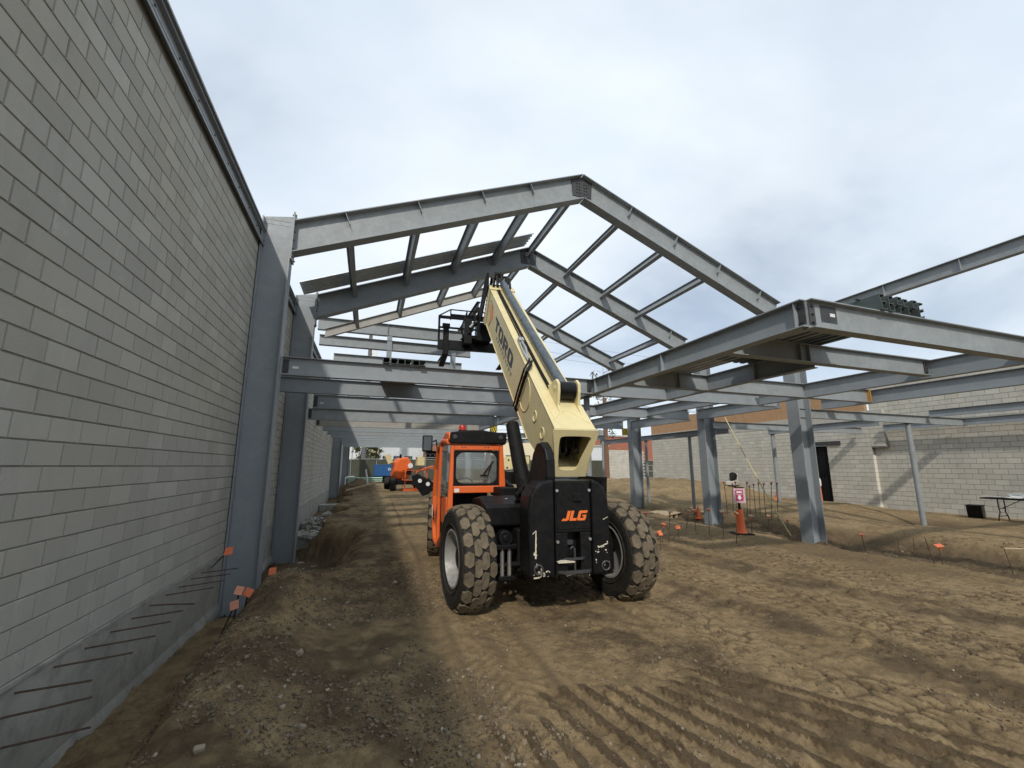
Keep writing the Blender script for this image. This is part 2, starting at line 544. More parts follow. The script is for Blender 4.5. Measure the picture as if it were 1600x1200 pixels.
def ground(x, y):
    """Height of the dirt and how dark: fresh damp soil plus painted shade."""
    x, y = np.asarray(x, float), np.asarray(y, float)
    big = fbm(x, y, 0.35, 3)
    med = fbm(x + 40, y, 1.7, 4, 0.55)
    h = -1.88 + 0.05 * big + 0.012 * med
    wet = np.zeros_like(h)
    # trench along the left wall; it widens into a pit between the first two columns
    edge = -1.32 + 0.2 * big + 0.12 * med
    edge = edge + 0.15 * sst(5.5, 3.0, y) + 1.45 * sst(7.9, 9.6, y) * (1 - sst(13.4, 15.4, y)) + 0.35 * sst(15, 19, y)
    edge = edge + 0.35 * np.sin(y * 1.3) * sst(14, 17, y)
    fl = -2.63 - 0.22 * sst(8.6, 10.2, y) * (1 - sst(15.0, 17.0, y)) + 0.12 * sst(16, 24, y) + 0.35 * sst(26, 44, y)
    fl = fl + 0.05 * med + 0.05 * big
    t = sst(edge, edge - 0.75 - 0.6 * sst(7.9, 9.6, y) * (1 - sst(14, 16, y)), x + 0.22 * med)
    t = t * (1 - sst(49, 52, y))
    crest = 0.30 * np.exp(-((x - edge - 0.30) / 0.5) ** 2) * (0.55 + 0.45 * sst(3.0, 6.5, y)) * (1 - sst(7.5, 8.8, y))
    h = (h + crest) * (1 - t) + fl * t
    wet = np.maximum(wet, 0.5 * sst(0.0, 0.5, t) * sst(8.5, 10, y))
    slope_bank = np.exp(-((t - 0.5) / 0.33) ** 2)
    h = h + (slope_bank + 0.5 * t * sst(8.5, 10, y)) * 0.20 * fbm(x, y, 2.6, 5, 0.66) * sst(3, 5, y)
    # hump left of the lane, dark spoil far down the lane
    spoil = np.exp(-((x + 0.9) / 1.5) ** 2) * sst(29, 34, y) * (1 - sst(45, 50, y))
    h = h + spoil * (0.4 + 0.5 * fbm(x, y, 1.1, 4))
    wet = np.maximum(wet, spoil)
    h = h + 0.05 * np.sin(y * 0.95 + 0.6 * big) * sst(12, 16, y) * (1 - sst(30, 36, y)) * sst(-1, 0.5, x) * (1 - sst(3.5, 5.5, x))
    # excavation along the right-hand columns
    e1 = 10.55 + 0.25 * big + 0.035 * (y - 8) + 0.2 * med
    tr = sst(e1 - 0.1, e1 + 1.0, x) * (1 - sst(13.6, 15.0, x + 0.4 * big)) * sst(1.0, 3.0, y) * (1 - sst(17.5, 19.5, y))
    h = h - 0.44 * tr + tr * (0.12 * fbm(x, y, 1.4, 4) + 0.07 * med)
    wet = np.maximum(wet, 0.85 * tr)
    pit = np.exp(-(((x - 18.9) / 1.3) ** 2 + ((y - 9.6) / 1.0) ** 2))
    h = h - 0.32 * pit
    wet = np.maximum(wet, 0.8 * pit)
    pit = np.exp(-(((x - 14.4) / 1.1) ** 2 + ((y - 16.2) / 1.5) ** 2))
    h = h - 0.28 * pit
    # heap in front of the far end of the right-hand wall
    heap = sst(15.5, 19.5, x) * sst(17.5, 23, y) * (1 - sst(31, 36, y))
    h = h + heap * (0.72 + 0.35 * fbm(x, y, 0.7, 4))
    h = h + 0.25 * sst(14, 17, x) * sst(10.5, 14, y) * (1 - 0.6 * sst(15, 18, y))
    ease = 1 - sst(20.5, 22.3, x) * (1 - sst(16, 18, y))
    h = h * ease + (-1.93) * (1 - ease)
    # driving bands: pale trodden strips with cleat prints between darker loose strips
    bend = np.interp(y, [1.5, 2.5, 3.6, 4.5, 5.6, 8.0, 12.0], [0.76, 0.70, 0.55, 0.30, 0.0, -0.30, -0.6])
    v = x - bend * sst(1.8, 3.0, x) + 0.16 * med + 0.12 * big

    def band(a, b_, e=0.22):
        return sst(a - e, a + e, v) * (1 - sst(b_ - e, b_ + e, v))

    near = 1 - sst(9, 13, y)
    light = band(0.95, 1.85) + band(3.1, 4.0) + band(5.15, 6.15) + band(7.5, 8.9)
    dark = 0.66 * band(2.05, 2.95) + 0.66 * band(4.2, 5.0) + 0.55 * band(6.35, 7.3) + 0.3 * band(9.2, 9.9)
    light, dark = light * near, dark * near
    med2 = fbm(x - 7, y + 31, 3.6, 4, 0.65)
    wet = np.maximum(wet, dark * (0.62 + 0.7 * med + 1.1 * med2))
    # plates pressed by tyre lugs: jittered cells with creases between them
    pu, pv = v / 0.155 + 0.5 * med, (y + 0.32 * (v % 1.05)) / 0.25 + 0.4 * med
    iu, iv = np.floor(pu).astype(int), np.floor(pv).astype(int)
    f1, f2 = np.full(h.shape, 9.0), np.full(h.shape, 9.0)
    for du in (-1, 0, 1):
        for dv in (-1, 0, 1):
            cu, cv = iu + du, iv + dv
            dx_ = cu + 0.15 + 0.7 * _tab[cu & 255, cv & 255] - pu
            dy_ = cv + 0.15 + 0.7 * _tab[(cu + 91) & 255, (cv + 37) & 255] - pv
            dd = np.sqrt(dx_ * dx_ + dy_ * dy_)
            f2 = np.where(dd < f1, f1, np.minimum(f2, dd))
            f1 = np.minimum(f1, dd)
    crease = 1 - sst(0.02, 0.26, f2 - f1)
    keep = sst(-0.38, -0.02, fbm(x + 21, y + 3, 0.9, 3)) * near * sst(1.6, 2.3, y)
    pl = np.clip(light + 0.45 * dark, 0, 1) * keep * sst(0.6, 1.2, x)
    pl = pl * (0.35 + 0.65 * sst(2.6, 3.2, x))
    h = h + pl * (0.010 * np.cos(f1 * 2.2) - 0.026 * crease) + 0.012 * dark * med
    wet = np.maximum(wet, 0.75 * pl * crease)  # creases between the plates coloured darker
    for xc, y0, y1, wd, sl in ((1.40, 2.9, 6.0, 0.36, 0.05), (3.62, 4.3, 6.0, 0.34, -0.10), (0.62, 5.5, 24, 0.34, 0.02), (2.75, 6.5, 26, 0.34, 0.06)):
        u = x - xc - sl * (y - 5.5) - 0.05 * np.sin(y * 0.8)
        m = (1 - sst(wd * 0.75, wd, np.abs(u))) * sst(y0, y0 + 0.6, y) * (1 - sst(y1 - 0.6, y1, y))
        m = m * (0.4 + 0.6 * sst(-0.25, 0.2, fbm(x, y, 0.8, 2)))
        cle = np.sin((y + np.abs(u) * 1.1 + 0.05 * med) * 2 * math.pi / 0.15)
        m = m * sst(-0.35, 0.25, fbm(x + 3, y, 2.2, 3))
        h = h + m * (-0.014 + 0.012 * sst(-0.15, 0.55, cle) + 0.012 * med)
        rim = np.exp(-((np.abs(u) - wd) / 0.07) ** 2) * sst(y0, y0 + 0.6, y) * (1 - sst(y1 - 0.6, y1, y))
        h = h + rim * 0.014
        wet = np.maximum(wet, 0.40 * rim + m * 0.30 * sst(0.1, -0.5, cle) * (0.6 + 2.0 * np.clip(med2, -0.3, 0.4)))
    # parallel furrows in the foreground, fanning out towards the camera
    x0 = np.array(x)
    for _ in range(4):
        s_ = 0.04 + 0.37 * np.clip((x0 - 0.97) / 1.66, 0, 1.3) ** 1.5
        x0 = x - s_ * (3.45 - y)
    ph = x0 / 0.185 + 0.06 * med + 0.05 * np.sin(y * 2)
    ph = ph - np.floor(ph)
    hh = np.sin(np.floor(x0 / 0.185) * 12.9898) * 43758.5453
    amp = 0.55 + 0.45 * (hh - np.floor(hh))
    wdt = 0.30 + 0.16 * amp
    fur = np.where(ph < 0.09, ph / 0.09, np.clip(1 - (ph - 0.09) / wdt, 0, 1))
    m = sst(0.78, 0.95, x0) * (1 - sst(3.15, 3.3, x0)) * (1 - sst(3.30, 3.46, y + 0.5 * vnoise(np.floor(x0 / 0.185) * 3.7, x0 * 0 + 3.0) + 0.05 * med))
    h = h * (1 - 0.0 * m) + m * (fur * 0.048 * amp - 0.012)
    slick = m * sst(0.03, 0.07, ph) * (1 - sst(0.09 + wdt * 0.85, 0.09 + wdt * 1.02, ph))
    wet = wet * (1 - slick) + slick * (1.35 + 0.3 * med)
    furrow = m * sst(0.09 + wdt, 0.14 + wdt, ph)
    # clods and crumbs
    fine = fbm(x, y, 6.0, 4, 0.6)
    rough = 0.35 + 0.5 * sst(-0.1, 0.25, fbm(x + 9, y - 5, 0.55, 3)) + 0.8 * dark - 0.2 * np.clip(light, 0, 1) + 0.6 * sst(0.2, -0.6, x) + 0.9 * slope_bank + 0.7 * tr + 0.5 * heap
    rough = rough * (1 - 0.85 * slick) + 0.9 * furrow
    h = h + 0.013 * fine * rough + 0.008 * fbm(x, y, 17.0, 3, 0.6) * rough
    lum = np.clip(fbm(x - 3, y + 8, 4.2, 4, 0.65) - 0.13 + 0.08 * furrow, 0, 1)
    h = h + 0.085 * lum * np.clip(rough - 0.25, 0, 1)
    wet = np.maximum(wet, 0.4 * sst(0.1, 0.6, fbm(x + 60, y * 0.55, 0.5, 4)) * (1 - 0.8 * np.clip(light, 0, 1)))
    wet = np.maximum(wet, (0.34 + 0.9 * med + 0.7 * med2) * sst(0.95, 0.2, x + 0.5 * big) * (1 - 0.45 * t * (1 - sst(9.5, 11, y))))  # painted wall shade: soil left of the shadow edge coloured darker
    return h, wet


def gz(x, y):
    return float(ground(np.array([x]), np.array([y]))[0][0])


def axis(segs):
    out = [segs[0][0]]
    for a, b, st in segs:
        k = max(1, int(round((b - a) / st)))
        out += [a + (b - a) * (i + 1) / k for i in range(k)]
    return np.array(out)


gx = axis([(-900, -100, 200), (-100, -20, 20), (-20, -3, 4), (-3, 0.7, 0.028), (0.7, 3.4, 0.02), (3.4, 6.0, 0.026), (6.0, 8.0, 0.04), (8, 15, 0.07), (15, 24, 0.15), (24, 60, 3), (60, 200, 20), (200, 1500, 260)])
gy = axis([(-300, -40, 65), (-40, 0, 5), (0, 1.6, 0.4), (1.6, 3.6, 0.02), (3.6, 6.5, 0.028), (6.5, 12, 0.05), (12, 22, 0.1), (22, 56, 0.25), (56, 120, 8), (120, 1500, 230)])
GX, GY = np.meshgrid(gx, gy, indexing='xy')
GH, GW = ground(GX, GY)
far = sst(30, 60, np.hypot(GX, GY - 20))
GH = GH * (1 - far) - 1.9 * far
# the ground stays below the foot of the walls outside the site
GH = np.where(GX < -2.55, np.minimum(GH, -2.2), GH)
ny, nx = GX.shape
me = bpy.data.meshes.new('ground')
idx = np.arange(nx * ny).reshape(ny, nx)
quads = np.stack([idx[:-1, :-1], idx[:-1, 1:], idx[1:, 1:], idx[1:, :-1]], -1).reshape(-1, 4)
me.vertices.add(nx * ny)
me.vertices.foreach_set('co', np.stack([GX, GY, GH], -1).astype(np.float32).ravel())
me.loops.add(quads.size)
me.loops.foreach_set('vertex_index', quads.astype(np.int32).ravel())
me.polygons.add(len(quads))
me.polygons.foreach_set('loop_start', np.arange(0, quads.size, 4, dtype=np.int32))
me.polygons.foreach_set('use_smooth', np.ones(len(quads), dtype=bool))
me.update(calc_edges=True)
at = me.attributes.new('moist_shade', 'FLOAT', 'POINT')
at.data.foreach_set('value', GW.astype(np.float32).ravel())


def mk_dirt():
    t = NT('site_dirt')
    v = t.coord('World')
    moist_shade = t.node('ShaderNodeAttribute', attribute_name='moist_shade').outputs['Fac']
    n1 = t.noise(v, 0.8, 8, 0.62, 0.2)
    n2 = t.noise(v, 7, 7, 0.65)
    n3 = t.noise(v, 46, 5, 0.7)
    dry = t.ramp(n1, [(0.28, (0.225, 0.160, 0.086)), (0.5, (0.30, 0.218, 0.118)), (0.74, (0.365, 0.275, 0.158))])
    dry = t.mix(t.math('MULTIPLY', t.ramp(n2, [(0.38, 1.0), (0.56, 0.0)]), 0.72), dry, (0.145, 0.104, 0.060))
    n4 = t.noise(t.coord('World', (1.0, 0.42, 1.0), (0, 0, R(-22))), 2.1, 7, 0.68, 0.5)
    dry = t.mix(t.math('MULTIPLY', t.ramp(n4, [(0.5, 0.0), (0.64, 1.0)]), 0.6), dry, (0.135, 0.097, 0.056))
    wet_shade_c = t.ramp(n2, [(0.3, (0.070, 0.050, 0.030)), (0.7, (0.135, 0.097, 0.058))])
    k = t.math('ADD', moist_shade, t.math('ADD', t.math('MULTIPLY', t.math('SUBTRACT', n1, 0.5), 0.5), t.math('ADD', t.math('MULTIPLY', t.math('SUBTRACT', n2, 0.5), 1.1), t.math('MULTIPLY', t.math('SUBTRACT', n3, 0.5), 0.7))))
    col = t.mix(t.ramp(k, [(0.12, 0.0), (0.55, 0.9)]), dry, wet_shade_c)
    peb = t.node('ShaderNodeTexVoronoi')
    t.link(v, peb.inputs['Vector'])
    peb.inputs['Scale'].default_value = 26
    pm = t.math('MULTIPLY', t.ramp(peb.outputs['Distance'], [(0.12, 1.0), (0.24, 0.0)]), t.ramp(t.noise(v, 3.1, 4, 0.6), [(0.5, 0.0), (0.66, 1.0)]))
    col = t.mix(t.math('MULTIPLY', pm, 0.55), col, (0.33, 0.295, 0.24))
    col = t.mix(t.math('MULTIPLY', t.ramp(n3, [(0.3, 1.0), (0.5, 0.0)]), 0.38), col, (0.10, 0.076, 0.05))
    # dried, trodden crust: cracked plates
    warp = t.node('ShaderNodeVectorMath', operation='ADD')
    t.link(t.coord('World', (1.0, 0.55, 1.0), (0, 0, R(-35))), warp.inputs[0])
    nz = t.node('ShaderNodeTexNoise')
    nz.inputs['Scale'].default_value = 3
    t.link(v, nz.inputs['Vector'])
    sv = t.node('ShaderNodeVectorMath', operation='SCALE')
    t.link(nz.outputs['Color'], sv.inputs[0])
    sv.inputs['Scale'].default_value = 0.35
    t.link(sv.outputs[0], warp.inputs[1])
    cr = t.node('ShaderNodeTexVoronoi', feature='DISTANCE_TO_EDGE')
    cr.inputs['Scale'].default_value = 7.5
    t.link(warp.outputs[0], cr.inputs['Vector'])
    crk = t.ramp(cr.outputs['Distance'], [(0.0, 0.0), (0.10, 0.9), (0.3, 1.0)])
    cm = t.ramp(t.noise(v, 0.6, 3, 0.5), [(0.46, 0.0), (0.58, 1.0)])
    cr_h = t.mix(cm, (1, 1, 1), crk)
    b1 = t.bump(cr_h, 0.5, 0.03)
    b2 = t.bump(n2, 0.75, 0.05, b1)
    b3 = t.bump(n3, 0.9, 0.016, b2)
    b3 = t.bump(t.noise(v, 150, 3, 0.75), 0.7, 0.006, b3)
    return t.done(col, 0.97, 0.0, b3, 0.1)


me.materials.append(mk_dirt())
gr = bpy.data.objects.new('ground', me)
COL.objects.link(gr)
tag(gr, kind='structure')
# ------------------------------------------------------------------ block walls
CAM_YAW, CAM_PIT = R(18.884), R(9.892)
_F = np.array([math.sin(CAM_YAW) * math.cos(CAM_PIT), math.cos(CAM_YAW) * math.cos(CAM_PIT), math.sin(CAM_PIT)])
_R = np.array([math.cos(CAM_YAW), -math.sin(CAM_YAW), 0.0])
_U = np.cross(_R, _F)


def shown(p, q, r):
    """Rough picture area of a facing piece (corner p, edges to q and r); 0 when out of frame."""
    def pr(a):
        z = a @ _F
        return None if z < 0.3 else np.array([800 + 648 * (a @ _R) / z, 615 - 648 * (a @ _U) / z])
    a, b, c = pr(np.array(p)), pr(np.array(q)), pr(np.array(r))
    if a is None or b is None or c is None:
        return 0
    m = (b + c) / 2
    if not (-20 < m[0] < 1620 and -20 < m[1] < 1220):
        return 0
    u, v = b - a, c - a
    return abs(u[0] * v[1] - u[1] * v[0])


BL, BH = 0.4064, 0.2032


def block_faces(w, h, d, ch=0.004):
    """Five faces of a block standing d proud, facing +x, from y=0..w, z=0..h."""
    vs = [(0, 0, 0), (0, w, 0), (0, w, h), (0, 0, h), (d, ch, ch), (d, w - ch, ch), (d, w - ch, h - ch), (d, ch, h - ch)]
    return vs, [(4, 5, 6, 7), (0, 1, 5, 4), (1, 2, 6, 5), (2, 3, 7, 6), (3, 0, 4, 7)]


def block_courses(root, x, face, spans, z0, mat, n_single, holes=()):
    """spans: (ya, yb, first course, last course). Blocks in running bond facing +x (face=1) or -x (-1)."""
    jt = 0.0115
    cells = []
    for ya, yb, k0, k1 in spans:
        for k in range(k0, k1):
            off = 0.0 if k % 2 else BL / 2
            y = math.floor(ya / BL) * BL - off
            while y < yb:
                a, b = max(y, ya), min(y + BL, yb)
                z = z0 + k * BH
                for h in holes:
                    if h[2] < z + 0.1 < h[3] and a < h[1] and b > h[0]:
                        if a < h[0]:
                            b = h[0]
                        elif b > h[1]:
                            a = h[1]
                        else:
                            b = a
                if b - a > 0.06:
                    cells.append((a, b, z))
                y += BL
    area = [shown((x, a, z), (x, b, z), (x, a, z + BH)) if b - a > BL * 0.95 else 0 for a, b, z in cells]
    order = sorted(range(len(cells)), key=lambda i: -area[i])
    single = set(i for i in order[:n_single] if area[i] > 60)
    w, h = BL - jt, BH - jt
    protos = []
    for q in range(4):
        vs, fs = block_faces(w, h, 0.011)
        vs = [(face * (px + (random.uniform(-0.0012, 0.0012) if px > 0 else 0)), py + random.uniform(-0.001, 0.001), pz + random.uniform(-0.001, 0.001)) for px, py, pz in vs]
        protos.append(MB().add(vs, fs).mesh('block', mat))
    rest = MB()
    for i, (a, b, z) in enumerate(cells):
        if i in single:
            share(protos[i % 4], 'block', root, (x + random.uniform(-0.0015, 0.0015), a + jt / 2, z + jt / 2))
        else:
            vs, fs = block_faces(b - a - jt, h, 0.011 + random.uniform(-0.0015, 0.0015))
            rest.add([(x + face * px, a + jt / 2 + py, z + jt / 2 + pz) for px, py, pz in vs], fs)
    tag(rest.build('block_courses', mat, root), kind='stuff')


wall = empty('block_wall', (-2.6, 9, -1.63), 0, 'tall grey concrete block wall rising on a cast footing beside the blue-grey columns', 'wall')
inv = Matrix.Translation((2.6, -9, 1.63))


def rooted(ob, root):
    """Parent without moving: the mesh was written in world coordinates."""
    ob.parent = root
    ob.matrix_parent_inverse = root.matrix_world.inverted()
    return ob


bpy.context.view_layer.update()
holder = wall
b = MB().box(-2.72, -2.511, -12, 51, -1.63, 4.80)
rooted(b.build('mortar_bed', 'mortar'), wall)
blocks_at = len(bpy.data.objects)
before = set(bpy.data.objects)
block_courses(None, -2.511, 1, [(-12, 51, 0, 31)], -1.63, 'block', 298)
for o in set(bpy.data.objects) - before:
    rooted(o, wall)
foot = MB()
n = 60
for i in range(n):
    y0, y1 = -12 + i * 63 / n, -12 + (i + 1) * 63 / n
    foot.box(-2.74, -2.492, y0, y1, -3.3, -1.632)
rooted(foot.build('footing', 'concrete'), wall)
lip = MB()
for i in range(150):
    y0 = -2 + i * 0.2
    lip.box(-2.50, -2.488 + random.uniform(0, 0.016), y0, y0 + 0.2, -1.655 + random.uniform(-0.01, 0.006), -1.628)
rooted(lip.build('mortar_lip', 'concrete'), wall)
toe = MB()
vs_, fs_ = [], []
for i in range(281):
    y0 = 1.0 + i * 0.05
    w_ = 0.045 + 0.5 * float(fbm(np.array([3.0]), np.array([y0]), 1.7, 3)[0]) * 0.09
    vs_ += [(-2.493, y0, -2.50), (-2.49 + w_ * 0.5, y0, -2.575), (-2.49 + w_, y0, -2.68), (-2.493, y0, -2.8)]
for i in range(280):
    for k in range(3):
        fs_.append((i * 4 + k, i * 4 + k + 1, i * 4 + k + 5, i * 4 + k + 4))
toe.add(vs_, fs_)
rooted(toe.build('footing_toe', 'concrete', None, True), wall)
cap = MB()
cap.box(-2.70, -2.44, -12, 51, 5.06, 5.10)
cap.box(-2.70, -2.50, -12, 51, 4.81, 5.06)
cap.box(-2.497, -2.42, -12, 51, 4.79, 4.815)
cap.box(-2.437, -2.425, -12, 51, 4.74, 4.789)
rooted(cap.build('cap_channel', 'primer'), wall)
edge_strip = MB().box(-2.74, -2.405, -12, 51, 5.102, 5.135)
rooted(edge_strip.build('cap_plate', 'primer_pale'), wall)
bolt = MB().cyl((0, 0, 0), (0.05, 0, 0), 0.014, None, 6).mesh('bolt', 'steel_dark')
for i in range(40):
    rooted(share(bolt, 'bolt', None, (-2.46, 2.2 + i * 0.62, 4.835)), wall)
# starter bars out of the footing
for k, y in enumerate([4.58, 4.52] + [4.62 + 0.428 * i for i in range(10)]):
    z = [-2.09, -1.86][k] if k < 2 else -1.735 + random.uniform(-0.01, 0.012)
    L = 0.53 + random.uniform(-0.03, 0.03)
    dy = random.uniform(-0.09, 0.03) - (0.25 if k == 7 else 0)
    m = MB().tube([(-2.52, y, z), (-2.25, y + dy * 0.4, z + 0.022), (-2.49 + L, y + dy, z + 0.05)], 0.0085, 6)
    rooted(m.build('rebar_dowel', 'rust'), wall)

# right-hand wall
rw = empty('block_wall', (22.6, 14, -1.9), 0, 'sunlit pale block wall across the site with a black-curtained doorway', 'wall')
bpy.context.view_layer.update()
before = set(bpy.data.objects)
DOOR = (15.25, 16.75, -3, 1.05)
m = MB()
m.box(22.712, 22.95, -6, 13.2, -2.4, 3.75)
m.box(22.512, 22.95, 13.205, 15.25, -2.4, 2.1)
m.box(22.512, 22.95, 16.75, 29.4, -2.4, 2.1)
m.box(22.512, 22.95, 15.25, 16.75, 1.05, 2.1)
m.box(22.512, 22.709, 12.58, 13.203, 0.86, 2.1)
m.build('mortar_bed', 'mortar')
block_courses(None, 22.712, -1, [(-6, 13.2, 0, 29)], -2.14, 'block_far', 170)
block_courses(None, 22.512, -1, [(13.2, 29.4, 0, 21), (12.58, 13.2, 15, 21)], -2.14, 'block_far', 125, (DOOR,))
endf = MB()
for k in range(13):
    endf.box(22.515, 22.708, 13.19, 13.204, -2.14 + k * BH + 0.005, -2.14 + (k + 1) * BH - 0.005)
endf.build('end_block', paint('sun_bright_end_block', (0.66, 0.63, 0.55), 0.06, 5, 0.9))  # end face coloured paler than its blocks to imitate direct sun
MB().box(22.49, 22.93, 12.58, 29.4, 2.13, 2.62).build('bond_beam', 'conc_pale')
MB().box(22.69, 22.94, -6, 12.57, 3.757, 3.86).build('coping', 'conc_pale')
for k in range(7):
    y0 = 13.3 + k * 2.31
    MB().box(22.55, 22.75, y0 + 0.004, y0 + 2.306, 2.625, 3.78 + 0.03 * (k % 2)).build('sheathing_panel', 'osb')
MB().box(22.44, 22.66, 14.55, 17.1, 1.052, 1.25).build('door_lintel', 'steel_dark')
cur = MB()
for k in range(16):
    y0 = 15.26 + k * 0.093
    xx = 22.60 + (0.018 if k % 2 else 0.0)
    cur.box(xx, xx + 0.03, y0, y0 + 0.092, -2.1, 1.03)
cur.build('door_curtain', 'black_matt')
for o in set(bpy.data.objects) - before:
    rooted(o, rw)

# ------------------------------------------------------------------ steel frame
GRP_COL = 'steel columns of the new hall'
GRP_RAF = 'sloping roof rafters'
GRP_PUR = 'roof purlins between the frames'
GRP_FLO = 'floor beams at mezzanine level'


def stiff_plates(root, p0, p1, d, bf, tf, tw, ts, up, name='stiffener_plate', mat='primer', part=1.0):
    p0, p1, up = Vector(p0), Vector(p1), Vector(up)
    ax = (p1 - p0).normalized()
    s = ax.cross(up).normalized()
    u = s.cross(ax).normalized()
    L = (p1 - p0).length
    for t in ts:
        for sg in (-1, 1):
            c = p0 + ax * (t * L)
            mt = Matrix((( ax.x, s.x, u.x, c.x), (ax.y, s.y, u.y, c.y), (ax.z, s.z, u.z, c.z), (0, 0, 0, 1)))
            y0, y1 = sorted((sg * (tw / 2 + 0.001), sg * (bf / 2 - 0.012)))
            rooted(MB().box(-0.006, 0.006, y0, y1, -tf - 0.001 - (d - 2 * tf - 0.002) * part, -tf - 0.001, mt).build(name, mat), root)


def end_clip(root, p, ax, s, u, d, sg):
    """Bolted shear plate on the web near a beam end."""
    for side in (-1, 1):
        mt = Matrix(((ax.x, s.x, u.x, p.x), (ax.y, s.y, u.y, p.y), (ax.z, s.z, u.z, p.z), (0, 0, 0, 1)))
        a, b_ = sorted((sg * 0.01, sg * 0.13))
        y0, y1 = sorted((side * 0.0072, side * 0.019))
        pl = rooted(MB().box(a, b_, y0, y1, -d + 0.06, -0.05, mt).build('clip_plate', 'steel_dark'), root)
        nb = max(2, int((d - 0.16) / 0.085))
        for k in range(nb):
            z = -0.09 - k * (d - 0.18) / max(1, nb - 1)
            q0 = mt @ Vector((sg * 0.07, side * 0.019, z))
            q1 = mt @ Vector((sg * 0.07, side * 0.045, z))
            rooted(MB().cyl(q0, q1, 0.017, None, 6).build('bolt', 'steel_dark'), root)


def beam(name, label, cat, p0, p1, d, bf, tf=0.016, tw=0.011, group=None, mat='primer', up=(0, 0, 1), stiff=(), clips='', cut=(None, None)):
    p0, p1 = Vector(p0), Vector(p1)
    bb = MB().ibeam(p0, p1, d, bf, tf, tw, up)
    a_ = (p1 - p0).normalized()
    for half in (0, 1):
        if cut[half] is not None:
            for i in range(12 * half, 12 * half + 12):
                q = Vector(bb.v[i])
                bb.v[i] = tuple(q + a_ * ((cut[half] - q.x) / a_.x))
    ob = bb.build(name, mat, None, False, tuple(p0))
    tag(ob, label, cat, group)
    bpy.context.view_layer.update()
    if stiff:
        stiff_plates(ob, p0, p1, d, bf, tf, tw, stiff, up, 'clip_fin' if cat == 'rafter' else 'stiffener_plate', 'primer', 0.45 if cat == 'rafter' else 1.0)
    ax = (p1 - p0).normalized()
    s = ax.cross(Vector(up)).normalized()
    u = s.cross(ax).normalized()
    if 'a' in clips:
        end_clip(ob, p0, ax, s, u, d, 1)
    if 'b' in clips:
        end_clip(ob, p1, ax, s, u, d, -1)
    return ob


def hcolumn(label, x, y, z0, z1, d, bf, tf=0.025, tw=0.016, mat='primer', base='steel_dark', pad=None):
    """Wide-flange column, web across X; flanges face +X and -X."""
    root = empty('steel_column', (x, y, z0), 0, label, 'column', GRP_COL)
    h, w = d / 2, bf / 2
    MB().prism([(-h, -w), (-h + tf, -w), (-h + tf, -tw / 2), (h - tf, -tw / 2), (h - tf, -w), (h, -w), (h, w), (h - tf, w), (h - tf, tw / 2), (-h + tf, tw / 2), (-h + tf, w), (-h, w)], 0.03, z1 - z0, 'xy').build('shaft', mat, root)
    MB().box(-h - 0.06, h + 0.06, -w - 0.05, w + 0.05, 0, 0.029).build('base_plate', base, root)
    for sx in (-1, 1):
        for sy in (-1, 1):
            MB().cyl((sx * (h - 0.12), sy * (w + 0.02), 0.0), (sx * (h - 0.12), sy * (w + 0.02), 0.11), 0.016, None, 6).build('anchor_bolt', base, root)
    if pad:
        MB().box(*pad).build('concrete_pad', 'concrete', root, bevel=0.02)
    return root


EAVE, RIDGE, XL, XR, XM = 5.42, 8.40, -1.87, 12.83, 5.48
FR = [9.72, 14.05, 18.75]
slope = (RIDGE - EAVE) / (XM - XL)
nm = ['first', 'second', 'third', 'fourth', 'fifth', 'sixth', 'seventh', 'eighth', 'ninth', 'tenth', 'eleventh', 'twelfth']

# left columns
c1 = hcolumn('tall blue-grey column against the block wall, nearest the orange-capped bars', -2.18, 9.72, -2.82, 5.40, 0.60, 0.30, pad=(-0.32, 0.75, -0.55, 0.6, -0.6, -0.005))
c2 = hcolumn('second blue-grey column along the block wall, standing on a concrete pad', -2.18, 14.15, -2.82, 5.36, 0.60, 0.30, pad=(-0.32, 0.95, -0.7, 0.75, -0.6, -0.005))
m = MB()
m.tube([(0.02, -0.0105, 4.72), (0.02, -0.0105, 4.98), (0.05, -0.0105, 5.02), (0.09, -0.0105, 5.0), (0.09, -0.0105, 4.94), (0.03, -0.0105, 4.90)], 0.0035, 4)
m.tube([(-0.06, -0.0105, 4.84), (0.16, -0.0105, 4.82)], 0.0035, 4)
m.build('chalk_mark', 'primer_pale', c1)
c3 = hcolumn('third wall column, seen between the floor beams and the dug trench', -2.18, 32.8, -2.55, 5.36, 0.60, 0.30, pad=(-0.32, 0.8, -0.6, 0.6, -0.5, -0.005))
c4 = hcolumn('farthest wall column, beside the white pipe near the green fence', -2.18, 46.5, -2.2, 5.36, 0.60, 0.30)
for c, zt in ((c1, 5.40), (c2, 5.36)):
    z = zt + 2.82
    # capped top with the web panel and the bolted end plate that carries the rafter
    MB().prism([(-0.30, z + 0.005), (0.296, z + 0.005), (0.296, z + 0.16), (-0.30, z + 0.05)], -0.012, 0.012, 'xz').build('cap_web', 'primer_pale', c)
    MB().box(0.302, 0.332, -0.17, 0.17, z - 0.92, z + 0.2).build('end_plate', 'primer_pale', c)
    MB().box(-0.275, 0.272, -0.012, 0.145, z - 0.10, z - 0.085).build('continuity_plate', 'primer_pale', c)
    for k in range(6):
        for sy in (-0.11, 0.11):
            zz = z - 0.86 + k * 0.2
            MB().cyl((0.272, sy, zz), (0.362, sy, zz), 0.016, None, 6).build('bolt', 'steel_dark', c)

# right columns
cr = []
for x, y, z0, t in ((13.26, 9.72, -2.42, 'large column rising from the dug footing, nearest on the right side'),
                    (13.32, 13.80, -2.35, 'column behind the orange cone and the pink sign'),
                    (13.2, 18.65, -2.2, 'column with striped tape, behind the right rear wheel of the telehandler')):
    cr.append(hcolumn('blue-grey ' + t, x, y, z0, 5.1, 0.55, 0.40))

